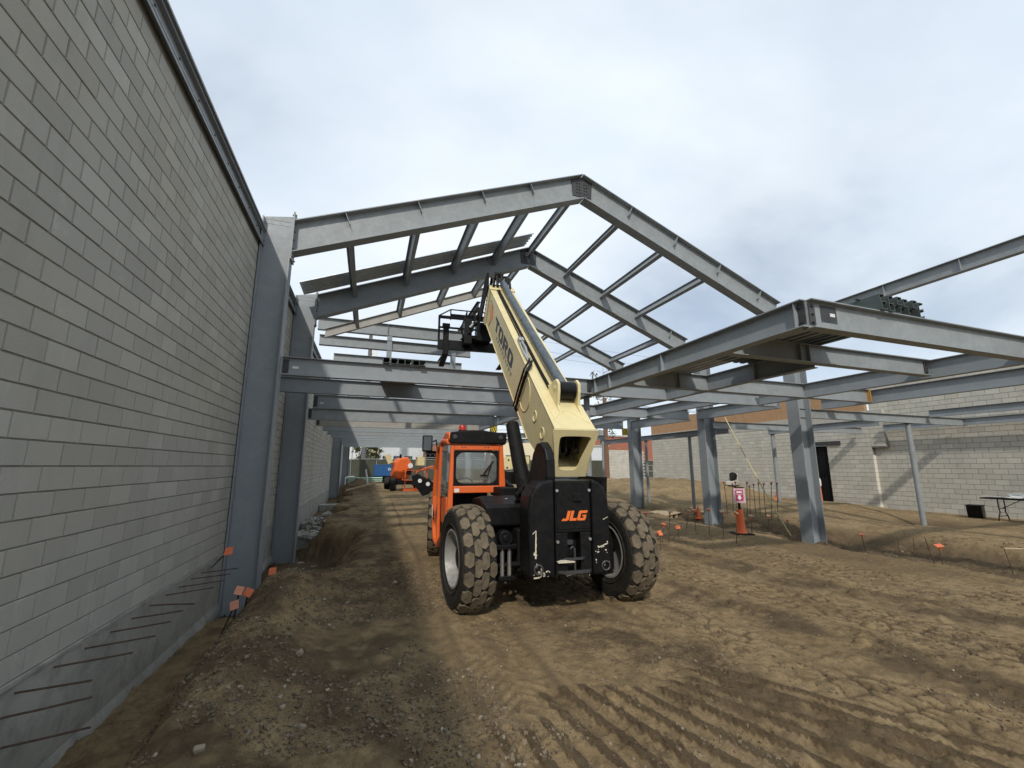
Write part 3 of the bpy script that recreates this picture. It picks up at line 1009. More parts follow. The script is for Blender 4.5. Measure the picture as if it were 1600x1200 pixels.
# rafters
for i, y in enumerate(FR):
    d = 0.72 if i < 2 else 0.62
    sides = ('left', 'right')
    for sd in sides:
        if sd == 'left':
            if i == 2:
                continue
            p0, p1 = (XL, y, EAVE), (XM - 0.02, y, RIDGE)
        else:
            p0, p1 = (XM + 0.02, y, RIDGE), (XR, y, EAVE)
        lab = '%s roof frame, %s rafter %s' % (nm[i], sd, {(0, 'left'): 'in front of all others, rising from the wall column', (0, 'right'): 'running down to the right against open sky',
              (1, 'left'): 'in shade under the deck sheets', (1, 'right'): 'with deck sheets showing beneath it', (2, 'right'): 'just right of the raised boom'}[(i, sd)])
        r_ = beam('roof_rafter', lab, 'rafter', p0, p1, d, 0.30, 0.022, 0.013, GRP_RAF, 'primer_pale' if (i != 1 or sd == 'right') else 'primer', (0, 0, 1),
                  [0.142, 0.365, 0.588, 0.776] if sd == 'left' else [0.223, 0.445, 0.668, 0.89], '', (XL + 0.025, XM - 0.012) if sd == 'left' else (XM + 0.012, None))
        # bolted ridge plate
        if sd == 'left':
            mt = Matrix.Translation((XM, y, RIDGE))
            rooted(MB().prism([(-0.30, -0.66), (0.30, -0.66), (0.34, -0.14), (0, -0.03), (-0.34, -0.14)], -0.028, -0.012, 'xz', mt).build('ridge_plate', 'steel_dark', None), r_)
            bb = MB()
            for sx in (-0.16, -0.08, 0.08, 0.16):
                for k in range(4):
                    rooted(MB().cyl((XM + sx, y - 0.05, RIDGE - 0.25 - k * 0.1), (XM + sx, y - 0.02, RIDGE - 0.25 - k * 0.1), 0.018, None, 6).build('bolt', 'steel_dark'), r_)
# the lighter hip rafter beyond the second frame
beam('roof_rafter', 'thin pale tan rafter beyond the second frame, left of the fork carriage', 'rafter', (-1.9, 17.3, 5.34), (4.6, 17.3, 8.02), 0.33, 0.16, 0.013, 0.009, GRP_RAF, 'primer_sun_tint', (0, 0, 1), (), '', (-1.9, None))

# purlins
def purlin(x, y0, y1, lab):
    z = RIDGE - slope * abs(x - XM) - (0.035 if abs(x - XM) > 0.1 else 0.05)
    left = x < XM - 0.1
    up = Vector((-slope if left else slope, 0, 1)).normalized() if abs(x - XM) > 0.1 else Vector((0, 0, 1))
    beam('roof_purlin', lab, 'purlin', (x, y0 + 0.02, z), (x, y1 - 0.02, z), 0.30, 0.13, 0.011, 0.008, GRP_PUR, 'primer', up)


bays = ((FR[0], FR[1], 'between the two nearest frames'), (FR[1], 17.3, 'just beyond the second frame'), (FR[1], FR[2], 'between the second and third frames'), (FR[2], 23.4, 'beyond the third frame'))
for x, t in ((-0.82, 'lowest'), (0.82, 'second lowest'), (2.46, 'second highest'), (4.0, 'highest')):
    for bi in (0, 1):
        y0, y1, bt = bays[bi]
        purlin(x, y0, y1, '%s purlin of the left roof slope, %s' % (t, bt))
for bi in (0, 2):
    y0, y1, bt = bays[bi]
    purlin(XM, y0, y1, 'ridge purlin %s' % bt)
for x, t in ((7.12, 'highest'), (8.76, 'middle'), (10.4, 'lowest')):
    for bi in (0, 2, 3):
        y0, y1, bt = bays[bi]
        purlin(x, y0, y1, '%s purlin of the right roof slope, %s' % (t, bt))
purlin(12.04, FR[1], FR[2], 'eave purlin of the right roof slope, between the second and third frames')


def deck(name, label, org, ux, uy, nrm, L, Wd, mat='galv', rows=1, group='stacks of ribbed metal deck'):
    """Ribbed deck sheets; ribs run along ux, the profile repeats along uy."""
    ux, uy, nrm, org = Vector(ux).normalized(), Vector(uy).normalized(), Vector(nrm).normalized(), Vector(org)
    mb = MB()
    for r_ in range(rows):
        pr = []
        n_ = int(round(Wd / 0.19))
        for k in range(n_):
            b0 = k * 0.19
            pr += [(b0, 0), (b0 + 0.06, 0), (b0 + 0.085, 0.07), (b0 + 0.16, 0.07), (b0 + 0.185, 0)]
        vs = []
        for a in (0, L):
            for q, h in pr:
                vs.append(org + ux * a + uy * q + nrm * (h + 0.08 * r_))
            for q, h in pr:
                vs.append(org + ux * a + uy * q + nrm * (h + 0.08 * r_ + 0.004))
        m_ = len(pr)
        fs = []
        for k in range(m_ - 1):
            fs.append((k, k + 1, 2 * m_ + k + 1, 2 * m_ + k))
            fs.append((m_ + k, 3 * m_ + k, 3 * m_ + k + 1, m_ + k + 1))
            fs.append((k, m_ + k, m_ + k + 1, k + 1))
            fs.append((2 * m_ + k, 2 * m_ + k + 1, 3 * m_ + k + 1, 3 * m_ + k))
        mb.add(vs, fs)
    ob = mb.build(name, mat, None, False, tuple(org))
    return tag(ob, label, 'metal deck', group)


nl = Vector((-slope, 0, 1)).normalized()
nr = Vector((slope, 0, 1)).normalized()
deck('deck_sheets', 'ribbed deck sheets laid up the left roof slope, just in front of the second frame', Vector((-2.2, 12.86, EAVE - slope * 0.33)) + nl * 0.03, (1, 0, slope), (0, 1, 0), nl, 8.05, 1.0)
deck('deck_sheets', 'ribbed deck sheets down the right roof slope, behind the second frame', Vector((XM + 0.1, 14.3, RIDGE)) + nr * 0.03, (1, 0, -slope), (0, 1, 0), nr, 7.7, 0.95)

# far upper framing
def far_beam(lab, p0, p1, d, bf=0.2, mat='primer_pale', up=(0, 0, 1), grp='framing beyond the third frame', st=()):
    return beam('steel_beam', lab, 'steel beam', p0, p1, d, bf, 0.014, 0.01, grp, mat, up, st)


far_beam('upper of two level beams behind the fork carriage', (-2.4, 19.1, 6.40), (4.4, 19.1, 6.40), 0.55, 0.24, st=(0.43,))
far_beam('lower of two level beams behind the fork carriage', (-2.3, 19.1, 5.62), (4.4, 19.1, 5.62), 0.45, 0.24)
far_beam('pale level beam far behind, just above the stud bundle', (-2.2, 25.0, 6.32), (5.2, 25.0, 6.32), 0.5, 0.3)
for x, t in ((0.62, 'left of the forks'), (3.55, 'behind the forks')):
    pst = MB().box(x - 0.11, x + 0.11, 19.0, 19.2, 3.0, 5.84).build('steel_post', 'primer', None, False, (x, 19.1, 3.0))
    tag(pst, 'short dark post hanging under the level beams, ' + t, 'steel post', 'posts under the level beams')
far_beam('dark ridge beam running away behind the fork carriage', (4.86, 19.4, 8.22), (4.86, 34.3, 8.22), 0.32, 0.2, 'steel_dark')
far_beam('small far rafter falling left from the distant ridge', (4.8, 34.6, 8.3), (-1.9, 34.6, 5.5), 0.62, 0.25)
far_beam('small far rafter falling right from the distant ridge', (4.95, 34.6, 8.3), (12.4, 34.6, 5.4), 0.62, 0.25)
for x, t in ((6.4, 'first'), (8.0, 'second')):
    pst = MB().box(x - 0.2, x + 0.2, 34.85, 35.2, -2, 7.4).build('steel_post', 'primer_pale', None, False, (x, 35, -2))
    tag(pst, '%s slim pale post right of the far ridge, behind the boom' % t, 'steel post', 'far posts')

# ------------------------------------------------------------------ mezzanine floor beams
ZT = 2.31
for i, y in enumerate([9.78, 12.05, 15.2, 19.0, 22.0, 25.1, 28.0, 30.8, 33.6, 37.0, 41.0, 45.5]):
    lab = ['nearest floor beam across the left bay, bolted and white-tagged at its left end', 'second floor beam across the left bay, crossed by a broad dark shadow'][i] if i < 2 else '%s floor beam across the left bay, counting from the camera' % nm[i]
    bo = beam('floor_beam', lab, 'floor beam', (-1.86 if i in (0, 2) else -2.48, y, ZT if i < 2 else ZT + 0.06), (5.62, y, ZT if i < 2 else ZT + 0.06), 0.40 if i < 2 else 0.47, 0.17, 0.014, 0.009, GRP_FLO, 'primer_sun_tint' if i == 4 else ('primer_pale' if i in (3, 6) else 'primer'), (0, 0, 1), (), 'ab' if i < 3 else ('a' if i < 5 else ''))
    if i in (0, 2):
        rooted(MB().box(-1.86 + 0.20, -1.86 + 0.32, y - 0.012, y - 0.009, ZT - 0.24, ZT - 0.19).build('white_tag', 'white'), bo)
# long girders along the hall and cross girders on the right
YG = [3.9, 5.5, 8.35, 9.85, 13.95, 18.75]
beam('floor_girder', 'long girder running from the near platform corner back behind the boom', 'girder', (5.70, 3.90, ZT), (5.70, 18.7, ZT), 0.40, 0.2, 0.016, 0.011, GRP_FLO, 'primer', (0, 0, 1), [(y - 3.9) / 14.8 for y in (4.02, 6.9, 8.9, 9.6)], 'a')
beam('floor_girder', 'far continuation of the long girder, above the cab', 'girder', (5.70, 18.75, ZT), (5.70, 47, ZT), 0.40, 0.2, 0.016, 0.011, GRP_FLO, 'primer')
xb = [(3.9, 5.712, 22.3, 'scuffed pale girder along the near edge of the raised platform, under the stud bundle', 'primer_pale', 0.42),
      (5.5, 5.80, 11.6, 'cross girder ending in a row of black bolts, one behind the platform edge', 'primer_pale', 0.36),
      (8.35, 5.80, 14.5, 'cross girder with a rusty bolted right end', 'primer_pale', 0.40),
      (9.95, 5.80, 12.6, 'cross girder joining the large right column to the long girder', 'primer', 0.40),
      (14.0, 5.80, 12.6, 'cross girder at the second right column', 'primer', 0.40),
      (18.75, 5.80, 12.6, 'cross girder at the third right column, taped with yellow stripes', 'primer', 0.40)]
for y, x0, x1, lab, mt_, d in xb:
    bo = beam('floor_girder', lab, 'girder', (x0, y, ZT - 0.003), (x1, y, ZT - 0.003), d, 0.17, 0.016, 0.010, GRP_FLO, mt_, (0, 0, 1), {5.5: [0.32, 0.36], 8.35: [0.17]}.get(y, ()), {3.9: 'a', 5.5: 'ab', 8.35: 'ab'}.get(y, 'a'))
    if y == 3.9:
        rooted(MB().box(6.16, 6.26, y - 0.010, y - 0.0065, ZT - 0.2, ZT - 0.15).build('white_tag', 'white'), bo)
        rooted(MB().box(5.97, 6.30, y - 0.0062, y - 0.0052, ZT - 0.30, ZT - 0.045).build('weld_patch', 'steel_dark'), bo)
    if y == 8.35:
        rooted(MB().box(14.36, 14.40, y - 0.1, y + 0.1, ZT - 0.38, ZT - 0.03).build('rusty_end_plate', paint('orange_rust', (0.42, 0.22, 0.05), 0.3, 9, 0.9)), bo)
yj = [(8.22, 5.6, 18.6, 'inner joist under the deck bundle, dark against the sky gap', 'primer', 0.40),
      (11.68, 0.5, 9.8, 'joist carrying the bolted girder end, right of the platform corner', 'primer', 0.40),
      (14.62, 0.5, 9.9, 'joist running off right from the rusty bolted end', 'primer', 0.40),
      (12.93, 10.1, 13.8, 'joist between the two nearer right columns', 'primer', 0.40),
      (12.93, 14.3, 18.5, 'joist between the second and third right columns', 'primer', 0.40),
      (10.6, 10.1, 18.6, 'joist over the rebar stakes, left of the large right column', 'primer', 0.33)]
for x, y0, y1, lab, mt_, d in yj:
    beam('floor_joist', lab, 'joist', (x, y0, ZT - 0.006), (x, y1, ZT - 0.006), d, 0.17, 0.015, 0.010, GRP_FLO, mt_, (0, 0, 1), {8.22: [0.1, 0.35]}.get(x, ()))
low = [((19.9, -1, 2.06), (19.9, 9.6, 2.06), 0.26, 'low beam in front of the upper blocks of the far wall', 'primer'),
       ((22.30, -1, 1.86), (22.30, 12.5, 1.86), 0.26, 'dark ledger beam against the far block wall', 'primer'),
       ((13.3, 9.75, 1.86), (22.4, 9.75, 1.86), 0.30, 'low cross beam resting on the leaning-looking pipe column', 'primer_pale'),
       ((13.3, 13.4, 1.80), (22.3, 13.4, 1.80), 0.28, 'low cross beam behind the large right column', 'primer_pale'),
       ((14.3, 13.6, 1.62), (14.3, 24.0, 1.62), 0.26, 'low beam carried by the slim pipe columns', 'primer'),
       ((6.2, 22.5, 1.86), (13.8, 22.5, 1.86), 0.26, 'low pale far beam right of the boom foot', 'primer_pale'),
       ((6.2, 26.5, 1.80), (13.8, 26.5, 1.80), 0.26, 'lowest pale far beam right of the boom foot', 'primer_pale'),
       ((18.0, 10.2, 1.75), (18.0, 14.8, 1.75), 0.26, 'short low beam over the doorway side', 'primer')]
for p0, p1, d, lab, mt_ in low:
    beam('low_beam', lab, 'steel beam', p0, p1, d, 0.15, 0.012, 0.009, 'low beams at the right side', mt_)
beam('eave_girder', 'high steel girder crossing the sky at the right edge', 'girder', (14.55, 0.6, 5.42), (14.55, 9.3, 5.42), 0.38, 0.2, 0.016, 0.011, None, 'primer_pale', (0, 0, 1), (0.35, 0.6, 0.8))
deck('deck_sheets', 'ribbed deck sheets lying on the platform, seen from below', (6.15, 4.25, ZT + 0.008), (0, 1, 0), (1, 0, 0), (0, 0, 1), 4.3, 1.6, 'galv', 1)
# pipe columns and posts
for x, y, z0, z1, r_, lab in ((18.8, 9.75, -2.2, 1.555, 0.085, 'slim pipe column standing in a pit before the far block wall'),
                              (14.3, 15.9, -2.2, 1.355, 0.075, 'slim pipe column just left of the second right column'),
                              (14.3, 19.2, -2.0, 1.355, 0.075, 'slim pipe column behind the plywood sheet'),
                              (18.0, 14.6, -2.1, 1.485, 0.085, 'slim pipe column left of the large right column, near the doorway'),
                              (13.6, 22.5, -2.0, 1.595, 0.07, 'slim pipe column right of the telehandler tail, second from the boom'),
                              (12.4, 24.5, -2.0, 1.55, 0.07, 'slim pipe column right of the telehandler tail, nearest the boom'),
                              (5.70, 10.2, -2.0, 1.905, 0.085, 'post under the long girder, hidden behind the boom foot')):
    root = empty('pipe_column', (x, y, z0), 0, lab, 'pipe column', 'slim pipe columns')
    MB().cyl((0, 0, 0.02), (0, 0, z1 - z0 - 0.012), r_, None, 20).build('pipe', 'primer_pale' if x > 14 else 'primer', root, True)
    MB().box(-0.13, 0.13, -0.13, 0.13, z1 - z0 - 0.0115, z1 - z0 - 0.001).build('cap_plate', 'steel_dark', root)
    MB().box(-0.15, 0.15, -0.15, 0.15, 0, 0.0195).build('base_plate', 'steel_dark', root)


# bundles of C studs on top of the beams
def stud_bundle(x, y, z, n_, rows, L, lab, step=0.2, w=0.105):
    root = empty('stud_bundle', (x, y, z), 0, lab, 'stud bundle')
    h, t_ = 0.128, 0.010
    pr = MB().prism([(0, 0), (w, 0), (w, 0.03), (w - t_, 0.03), (w - t_, t_), (t_, t_), (t_, h - t_), (w - t_, h - t_), (w - t_, h - 0.03), (w, h - 0.03), (w, h), (0, h)], 0, L, 'xz').mesh('stud', STUD)
    for r_ in range(rows):
        for k in range(n_):
            share(pr, 'stud', root, (k * step + (0.04 if r_ else 0) + random.uniform(-0.008, 0.008), random.uniform(-0.06, 0.04), r_ * (h + 0.004)))
    MB().box(-0.03, n_ * step + 0.02, 0.25, 0.29, rows * (h + 0.004), rows * (h + 0.004) + 0.012).build('strap_band', 'steel_dark', root)
    return root


STUD = paint('dark_green_studs', (0.075, 0.095, 0.09), 0.2, 6, 0.45, 0.1)
stud_bundle(7.14, 3.82, ZT + 0.001, 6, 2, 3.2, 'bundle of dark green steel studs stacked on the near platform girder', 0.195)
stud_bundle(0.20, 9.66, ZT + 0.003, 6, 1, 4.6, 'row of steel channels lying on the nearest left floor beam', 0.162, 0.145)
# ------------------------------------------------------------------ telehandler
def glyph(mb, strokes, mat):
    """Flat letters: each stroke a polygon in letter space (u right, v up), laid with mat, 2 mm thick."""
    for pts in strokes:
        mb.prism(pts, 0.0, 0.002, 'xy', mat)


def letters(word):
    """Bold block capitals as convex polygons, 0..1 tall; returns (polygons, advance) per letter."""
    a = 0.27
    G = {
        'T': ([[(0, 1 - a), (0.78, 1 - a), (0.78, 1), (0, 1)], [(0.39 - a / 2, 0), (0.39 + a / 2, 0), (0.39 + a / 2, 1 - a), (0.39 - a / 2, 1 - a)]], 0.86),
        'O': ([[(0, 0.15), (0.15, 0), (a, 0), (a, 1), (0.15, 1), (0, 0.85)], [(0.78 - a, 0), (0.63, 0), (0.78, 0.15), (0.78, 0.85), (0.63, 1), (0.78 - a, 1)],
               [(a, 0), (0.78 - a, 0), (0.78 - a, a * 0.85), (a, a * 0.85)], [(a, 1 - a * 0.85), (0.78 - a, 1 - a * 0.85), (0.78 - a, 1), (a, 1)]], 0.88),
        'R': ([[(0, 0), (a, 0), (a, 1), (0, 1)], [(a, 1 - a * 0.8), (0.6, 1 - a * 0.8), (0.62, 1), (a, 1)], [(0.5, 0.42), (0.76, 0.5), (0.78, 0.85), (0.62, 1), (0.5, 0.78)],
               [(a, 0.4), (0.5, 0.4), (0.5, 0.58), (a, 0.58)], [(0.32, 0.4), (0.56, 0), (0.85, 0), (0.58, 0.42)]], 0.9),
        'J': ([[(0.42, 0.24), (0.74, 0.24), (0.74, 1), (0.42, 1)], [(0, 0), (0.56, 0), (0.74, 0.12), (0.74, 0.235), (0.1, 0.235)]], 0.82),
        'L': ([[(0, 0), (0.30, 0), (0.30, 1), (0, 1)], [(0.305, 0), (0.74, 0), (0.74, 0.26), (0.305, 0.26)]], 0.80),
        'G': ([[(0, 0.1), (0.12, 0), (0.30, 0), (0.30, 1), (0.12, 1), (0, 0.9)], [(0.305, 0.74), (0.92, 0.74), (0.92, 1), (0.305, 1)], [(0.305, 0), (0.80, 0), (0.90, 0.1), (0.90, 0.24), (0.305, 0.24)],
               [(0.62, 0.245), (0.90, 0.245), (0.90, 0.56), (0.62, 0.56)], [(0.46, 0.42), (0.615, 0.42), (0.615, 0.56), (0.46, 0.56)]], 1.0)}
    x = 0.0
    out = []
    for ch in word:
        pl, adv = G[ch]
        out.append([[(x + u, v) for u, v in p] for p in pl])
        x += adv
    return out, x


TH = empty('telehandler', (2.57, 5.85, gz(2.57, 5.85) - 0.045), R(-4.0), 'orange, black and cream telehandler with its boom raised under the steel frame', 'telehandler')
TB = TH


def tread_lugs(mb, w, Ro, h):
    """Zigzag centre lugs and hexagonal shoulder lugs wrapped on a crowned tyre (axis x)."""
    half = w / 2

    def put(u, v, dz):
        crown = 0.05 * (abs(v) / half) ** 3
        r = Ro - crown + dz
        return (v, r * math.sin(u / Ro), r * math.cos(u / Ro))

    def lug(poly):
        cu = sum(p[0] for p in poly) / len(poly)
        cv = sum(p[1] for p in poly) / len(poly)
        n_ = len(poly)
        jig = random.uniform(0.0, 0.004)
        lo = [put(u, v, -0.004) for u, v in poly]
        hi = [put(cu + (u - cu) * 0.955, cv + (v - cv) * 0.96, h - jig) for u, v in poly]
        fs = [tuple(range(n_, 2 * n_))]
        for i in range(n_):
            j = (i + 1) % n_
            fs.append((i, j, j + n_, i + n_))
        mb.add(lo + hi, fs)

    N = 18
    P = 2 * math.pi * Ro / N
    c = half * 0.43

    def hexa(uc, vc, lu, lw, hv, sk=0.0):
        return [(uc - lu * P, vc), (uc - lw * P - sk * P, vc - hv), (uc + lw * P - sk * P, vc - hv), (uc + lu * P, vc), (uc + lw * P + sk * P, vc + hv), (uc - lw * P + sk * P, vc + hv)]

    for k in range(N):
        u0 = k * P
        # centre: two hexagons fused into a slanting lug; shoulders: hexagons nested between them
        lug(hexa(u0, -0.5 * c, 0.46, 0.33, 0.53 * c, 0.05))
        lug(hexa(u0 + 0.34 * P, 0.5 * c, 0.46, 0.33, 0.53 * c, 0.05))
        hw = (half - c - 0.012) / 2
        lug(hexa(u0 + 0.46 * P, -(c + 0.012 + hw), 0.43, 0.27, hw))
        lug(hexa(u0 + 0.86 * P, (c + 0.012 + hw), 0.43, 0.27, hw))


Wt, Ro = 0.43, 0.685
tm = MB()
idm = Matrix.Identity(4)
tm.lathe([(0.36, -0.165), (0.40, -0.20), (0.50, -0.222), (0.58, -0.222), (0.64, -0.212), (0.672, -0.18), (0.682, -0.10), (0.686, 0), (0.682, 0.10), (0.672, 0.18), (0.64, 0.212), (0.58, 0.222), (0.50, 0.222), (0.40, 0.20), (0.36, 0.165)], idm, 64)
for rr in (0.44, 0.56, 0.60):
    for sg in (-1, 1):
        tm.lathe([(rr, sg * 0.212), (rr + 0.008, sg * 0.227), (rr + 0.018, sg * 0.212)], idm, 56)
ME_TYRE = tm.mesh('tyre', 'rubber', True)
lm = MB()
tread_lugs(lm, Wt, Ro - 0.004, 0.034)
ME_TREAD = lm.mesh('tread', 'tread')
rm_ = MB()
rm_.lathe([(0.375, -0.19), (0.385, -0.205), (0.36, -0.208), (0.345, -0.17), (0.33, -0.06), (0.325, 0.05), (0.20, 0.065), (0.04, 0.07)], idm, 48)
rm_.lathe([(0.375, 0.19), (0.385, 0.205), (0.36, 0.208), (0.345, 0.16), (0.335, 0.10), (0.20, 0.085), (0.04, 0.08)], idm, 48)
ME_RIM = rm_.mesh('rim', 'rim', True)
hm = MB()
hm.lathe([(0.205, 0.06), (0.205, -0.03), (0.16, -0.075), (0.145, -0.11), (0.05, -0.12), (0.005, -0.12)], idm, 32)
for k in range(10):
    a = 2 * math.pi * k / 10
    hm.cyl((0.06, 0.25 * math.cos(a), 0.25 * math.sin(a)), (0.02, 0.25 * math.cos(a), 0.25 * math.sin(a)), 0.022, None, 6)
ME_HUB = hm.mesh('hub', 'black_matt')


def wheel(x, y, steer, flip):
    w_ = empty('wheel')
    w_.parent = TB
    w_.location = (x, y, 0.70)
    w_.rotation_euler = (0, 0, R(steer) + (math.pi if flip else 0))
    spin = random.uniform(0, 6.28)
    for me_, nm_ in ((ME_TYRE, 'tyre'), (ME_TREAD, 'tread'), (ME_RIM, 'rim'), (ME_HUB, 'hub')):
        share(me_, nm_, w_, (0, 0, 0), (spin, 0, 0))


wheel(-1.215, 0.02, 8.5, False)
wheel(1.10, -0.02, 8.5, True)
wheel(-1.27, 3.68, -5.0, False)
wheel(1.22, 3.64, -5.0, True)

# chassis, axles
m = MB()
m.box(-0.55, 0.68, -0.25, 4.35, 0.52, 1.08)
m.box(-0.80, 0.85, 0.75, 3.0, 0.62, 1.20)
m.build('chassis', 'black_matt', TB, bevel=0.02)
for y, st in ((0.0, 8.5), (3.66, -5)):
    m = MB()
    m.tube([(-0.95, y, 0.70), (-0.5, y, 0.70), (-0.22, y, 0.70), (0.22, y, 0.70), (0.5, y, 0.70), (0.95, y, 0.70)], [0.10, 0.12, 0.21, 0.21, 0.12, 0.10], 16)
    for sx in (-1, 1):
        m.box(sx * 0.88 - 0.10, sx * 0.88 + 0.10, y - 0.13, y + 0.13, 0.44, 0.98)
        m.cyl((sx * 0.88, y, 0.40), (sx * 0.88, y, 1.02), 0.085, None, 14)
        m.tube([(sx * 0.85, y - 0.26, 0.62), (sx * 0.15, y - 0.24, 0.64)], [0.035, 0.05], 10)
    m.build('axle', 'black_matt', TB, bevel=0.01)

# steering / stabiliser cylinder and bracket seen behind the left rear wheel
m = MB()
m.cyl((-0.77, -0.28, 0.50), (-0.77, -0.28, 0.84), 0.028, None, 12)
m.cyl((-0.67, -0.28, 0.50), (-0.67, -0.28, 0.84), 0.028, None, 12)
m.build('guide_rod', 'chrome', TB, True)
m = MB()
m.box(-0.86, -0.58, -0.34, -0.10, 0.84, 0.90)
m.box(-0.84, -0.60, -0.33, -0.12, 0.44, 0.50)
m.tube([(-0.72, -0.30, 0.98), (-0.72, -0.10, 0.98)], 0.10, 16)
m.tube([(-0.72, -0.325, 0.98), (-0.72, -0.30, 0.98)], 0.045, 10)
m.box(-0.77, -0.67, -0.26, -0.14, 0.90, 0.99)
for sx in (-0.77, -0.67):
    m.cyl((sx, -0.28, 0.40), (sx, -0.28, 0.44), 0.035, None, 6)
m.box(-1.0, -0.86, -0.22, -0.1, 0.55, 0.86)
m.build('axle_bracket', 'black', TB, bevel=0.008)
m = MB().box(-0.655, -0.525, 0.18, 0.30, 1.17, 1.38)
m.cyl((-0.59, 0.24, 1.38), (-0.59, 0.24, 1.47), 0.05, None, 12)
m.build('control_box', 'post_grey', TB, bevel=0.01)
m = MB()
m.tube([(-0.55, 0.18, 1.24), (-0.46, 0.05, 1.16), (-0.40, 0.0, 1.0), (-0.42, 0.05, 0.8)], 0.017, 8)
m.tube([(-0.60, 0.17, 1.18), (-0.50, 0.05, 1.14), (-0.47, 0.04, 1.17)], 0.014, 8)
m.build('cable', 'post_grey', TB, True)

# counterweight: rounded side blocks, centre panel, hitch pocket
CWY = -0.80
side = [(-0.545, 0.60), (-0.555, 1.40), (-0.53, 1.56), (-0.465, 1.68), (-0.38, 1.745), (-0.26, 1.77), (-0.20, 1.77), (-0.20, 0.555), (-0.51, 0.555)]
sideR = [(0.325, 0.555), (0.325, 1.77), (0.37, 1.765), (0.45, 1.73), (0.52, 1.66), (0.565, 1.52), (0.58, 1.34), (0.58, 0.72), (0.55, 0.62), (0.49, 0.57)]
m = MB()
m.prism(side, CWY, -0.36, 'xz')
m.prism(sideR, CWY, -0.36, 'xz')
cw = m.build('counterweight', 'black', TB, bevel=0.035, seg=3)
m = MB()
m.box(-0.185, 0.31, CWY + 0.02, 0.0, 1.10, 1.755)
m.box(-0.185, -0.02, CWY + 0.02, 0.0, 0.57, 1.095)
m.box(0.16, 0.31, CWY + 0.02, 0.0, 0.57, 1.095)
m.box(-0.019, 0.159, CWY + 0.16, 0.0, 0.57, 1.098)
panel = m.build('centre_panel', 'black', TB, bevel=0.008)
MB().box(-0.165, 0.29, CWY + 0.012, CWY + 0.0195, 1.14, 1.735).build('cover_plate', 'black_matt', panel, bevel=0.004)
m = MB()
m.prism([(-0.09, CWY - 0.05), (0.24, CWY - 0.05), (0.30, CWY + 0.018), (-0.16, CWY + 0.018)], 0.60, 0.635, 'xy')
m.prism([(-0.02, CWY - 0.04), (0.16, CWY - 0.04), (0.22, CWY + 0.018), (-0.08, CWY + 0.018)], 0.765, 0.79, 'xy')
m.cyl((0.06, CWY - 0.015, 0.62), (0.06, CWY - 0.015, 0.90), 0.014, None, 8)
m.tube([(0.06, CWY - 0.015, 0.90), (0.03, CWY - 0.015, 0.93), (0.0, CWY - 0.015, 0.90)], 0.012, 6)
m.box(0.0, 0.09, CWY + 0.10, CWY + 0.155, 0.93, 0.99)
m.build('tow_hitch', 'steel_dark', panel, bevel=0.004)
m = MB()
for x, z in ((-0.165, 1.63), (0.29, 1.63), (-0.165, 0.99), (0.285, 1.01)):
    m.cyl((x, CWY + 0.02, z), (x, CWY - 0.012, z), 0.02, None, 8)
m.build('panel_bolt', 'chrome', panel)
m = MB().box(0.06, 0.185, CWY - 0.012, CWY + 0.011, 1.485, 1.60)
m.build('hatch', 'black_matt', panel, bevel=0.012)
for x in (-0.43, 0.495):
    m = MB()
    m.tube([(x + 0.055 * math.cos(a), CWY - 0.012, 0.67 + 0.055 * math.sin(a)) for a in [k * math.pi / 8 for k in range(17)]], 0.013, 6)
    m.build('tie_down_ring', 'steel_dark', cw)
# chipped pale paint along the edges
m = MB()
random.seed(21)
for _ in range(46):
    e = random.random()
    if e < 0.35:
        x, z = random.uniform(-0.51, -0.28), random.uniform(0.57, 0.66)
    elif e < 0.55:
        x, z = -0.46 + random.uniform(-0.02, 0.02), random.uniform(0.7, 1.12)
    elif e < 0.85:
        x, z = random.uniform(0.36, 0.55), random.uniform(0.62, 0.98)
    else:
        x, z = random.uniform(-0.3, 0.5), 0.562 + random.uniform(0, 0.03)
    w_, h_ = random.uniform(0.003, 0.016), random.uniform(0.003, 0.014)
    if 0.35 <= e < 0.55:
        h_ *= 2.2
    pts = [(x + w_ * math.cos(a) * random.uniform(0.5, 1.3), z + h_ * math.sin(a) * random.uniform(0.5, 1.3)) for a in [k * math.pi / 3 for k in range(6)]]
    m.prism(pts, CWY - 0.0025, CWY - 0.0005, 'xz')
for x0, z0, x1, z1, t_ in ((-0.465, 0.80, -0.455, 1.14, 0.012), (-0.50, 1.10, -0.455, 1.14, 0.007), (0.40, 0.90, 0.54, 0.945, 0.009), (0.48, 1.25, 0.55, 1.28, 0.006), (-0.49, 0.575, -0.41, 0.575, 0.012), (-0.05, 0.575, 0.04, 0.59, 0.01), (-0.39, 0.60, -0.39, 0.72, 0.01)):
    d_ = Vector((x1 - x0, z1 - z0)).normalized()
    n_ = Vector((-d_.y, d_.x)) * t_
    m.prism([(x0 - n_.x, z0 - n_.y), (x1 - n_.x * 0.4, z1 - n_.y * 0.4), (x1 + n_.x * 0.6, z1 + n_.y * 0.6), (x0 + n_.x * 0.6, z0 + n_.y * 0.6)], CWY - 0.0028, CWY - 0.0006, 'xz')
m.build('paint_chip', 'scuff', cw)
tag(bpy.data.objects['paint_chip'], kind='stuff')
m = MB()
m.prism([(-0.17, 0.735), (0.05, 0.735), (0.06, 0.75), (0.0, 0.765), (-0.12, 0.765), (-0.18, 0.75)], CWY - 0.03, CWY + 0.018, 'xz')
m.build('hitch_plate', 'scuff', panel)
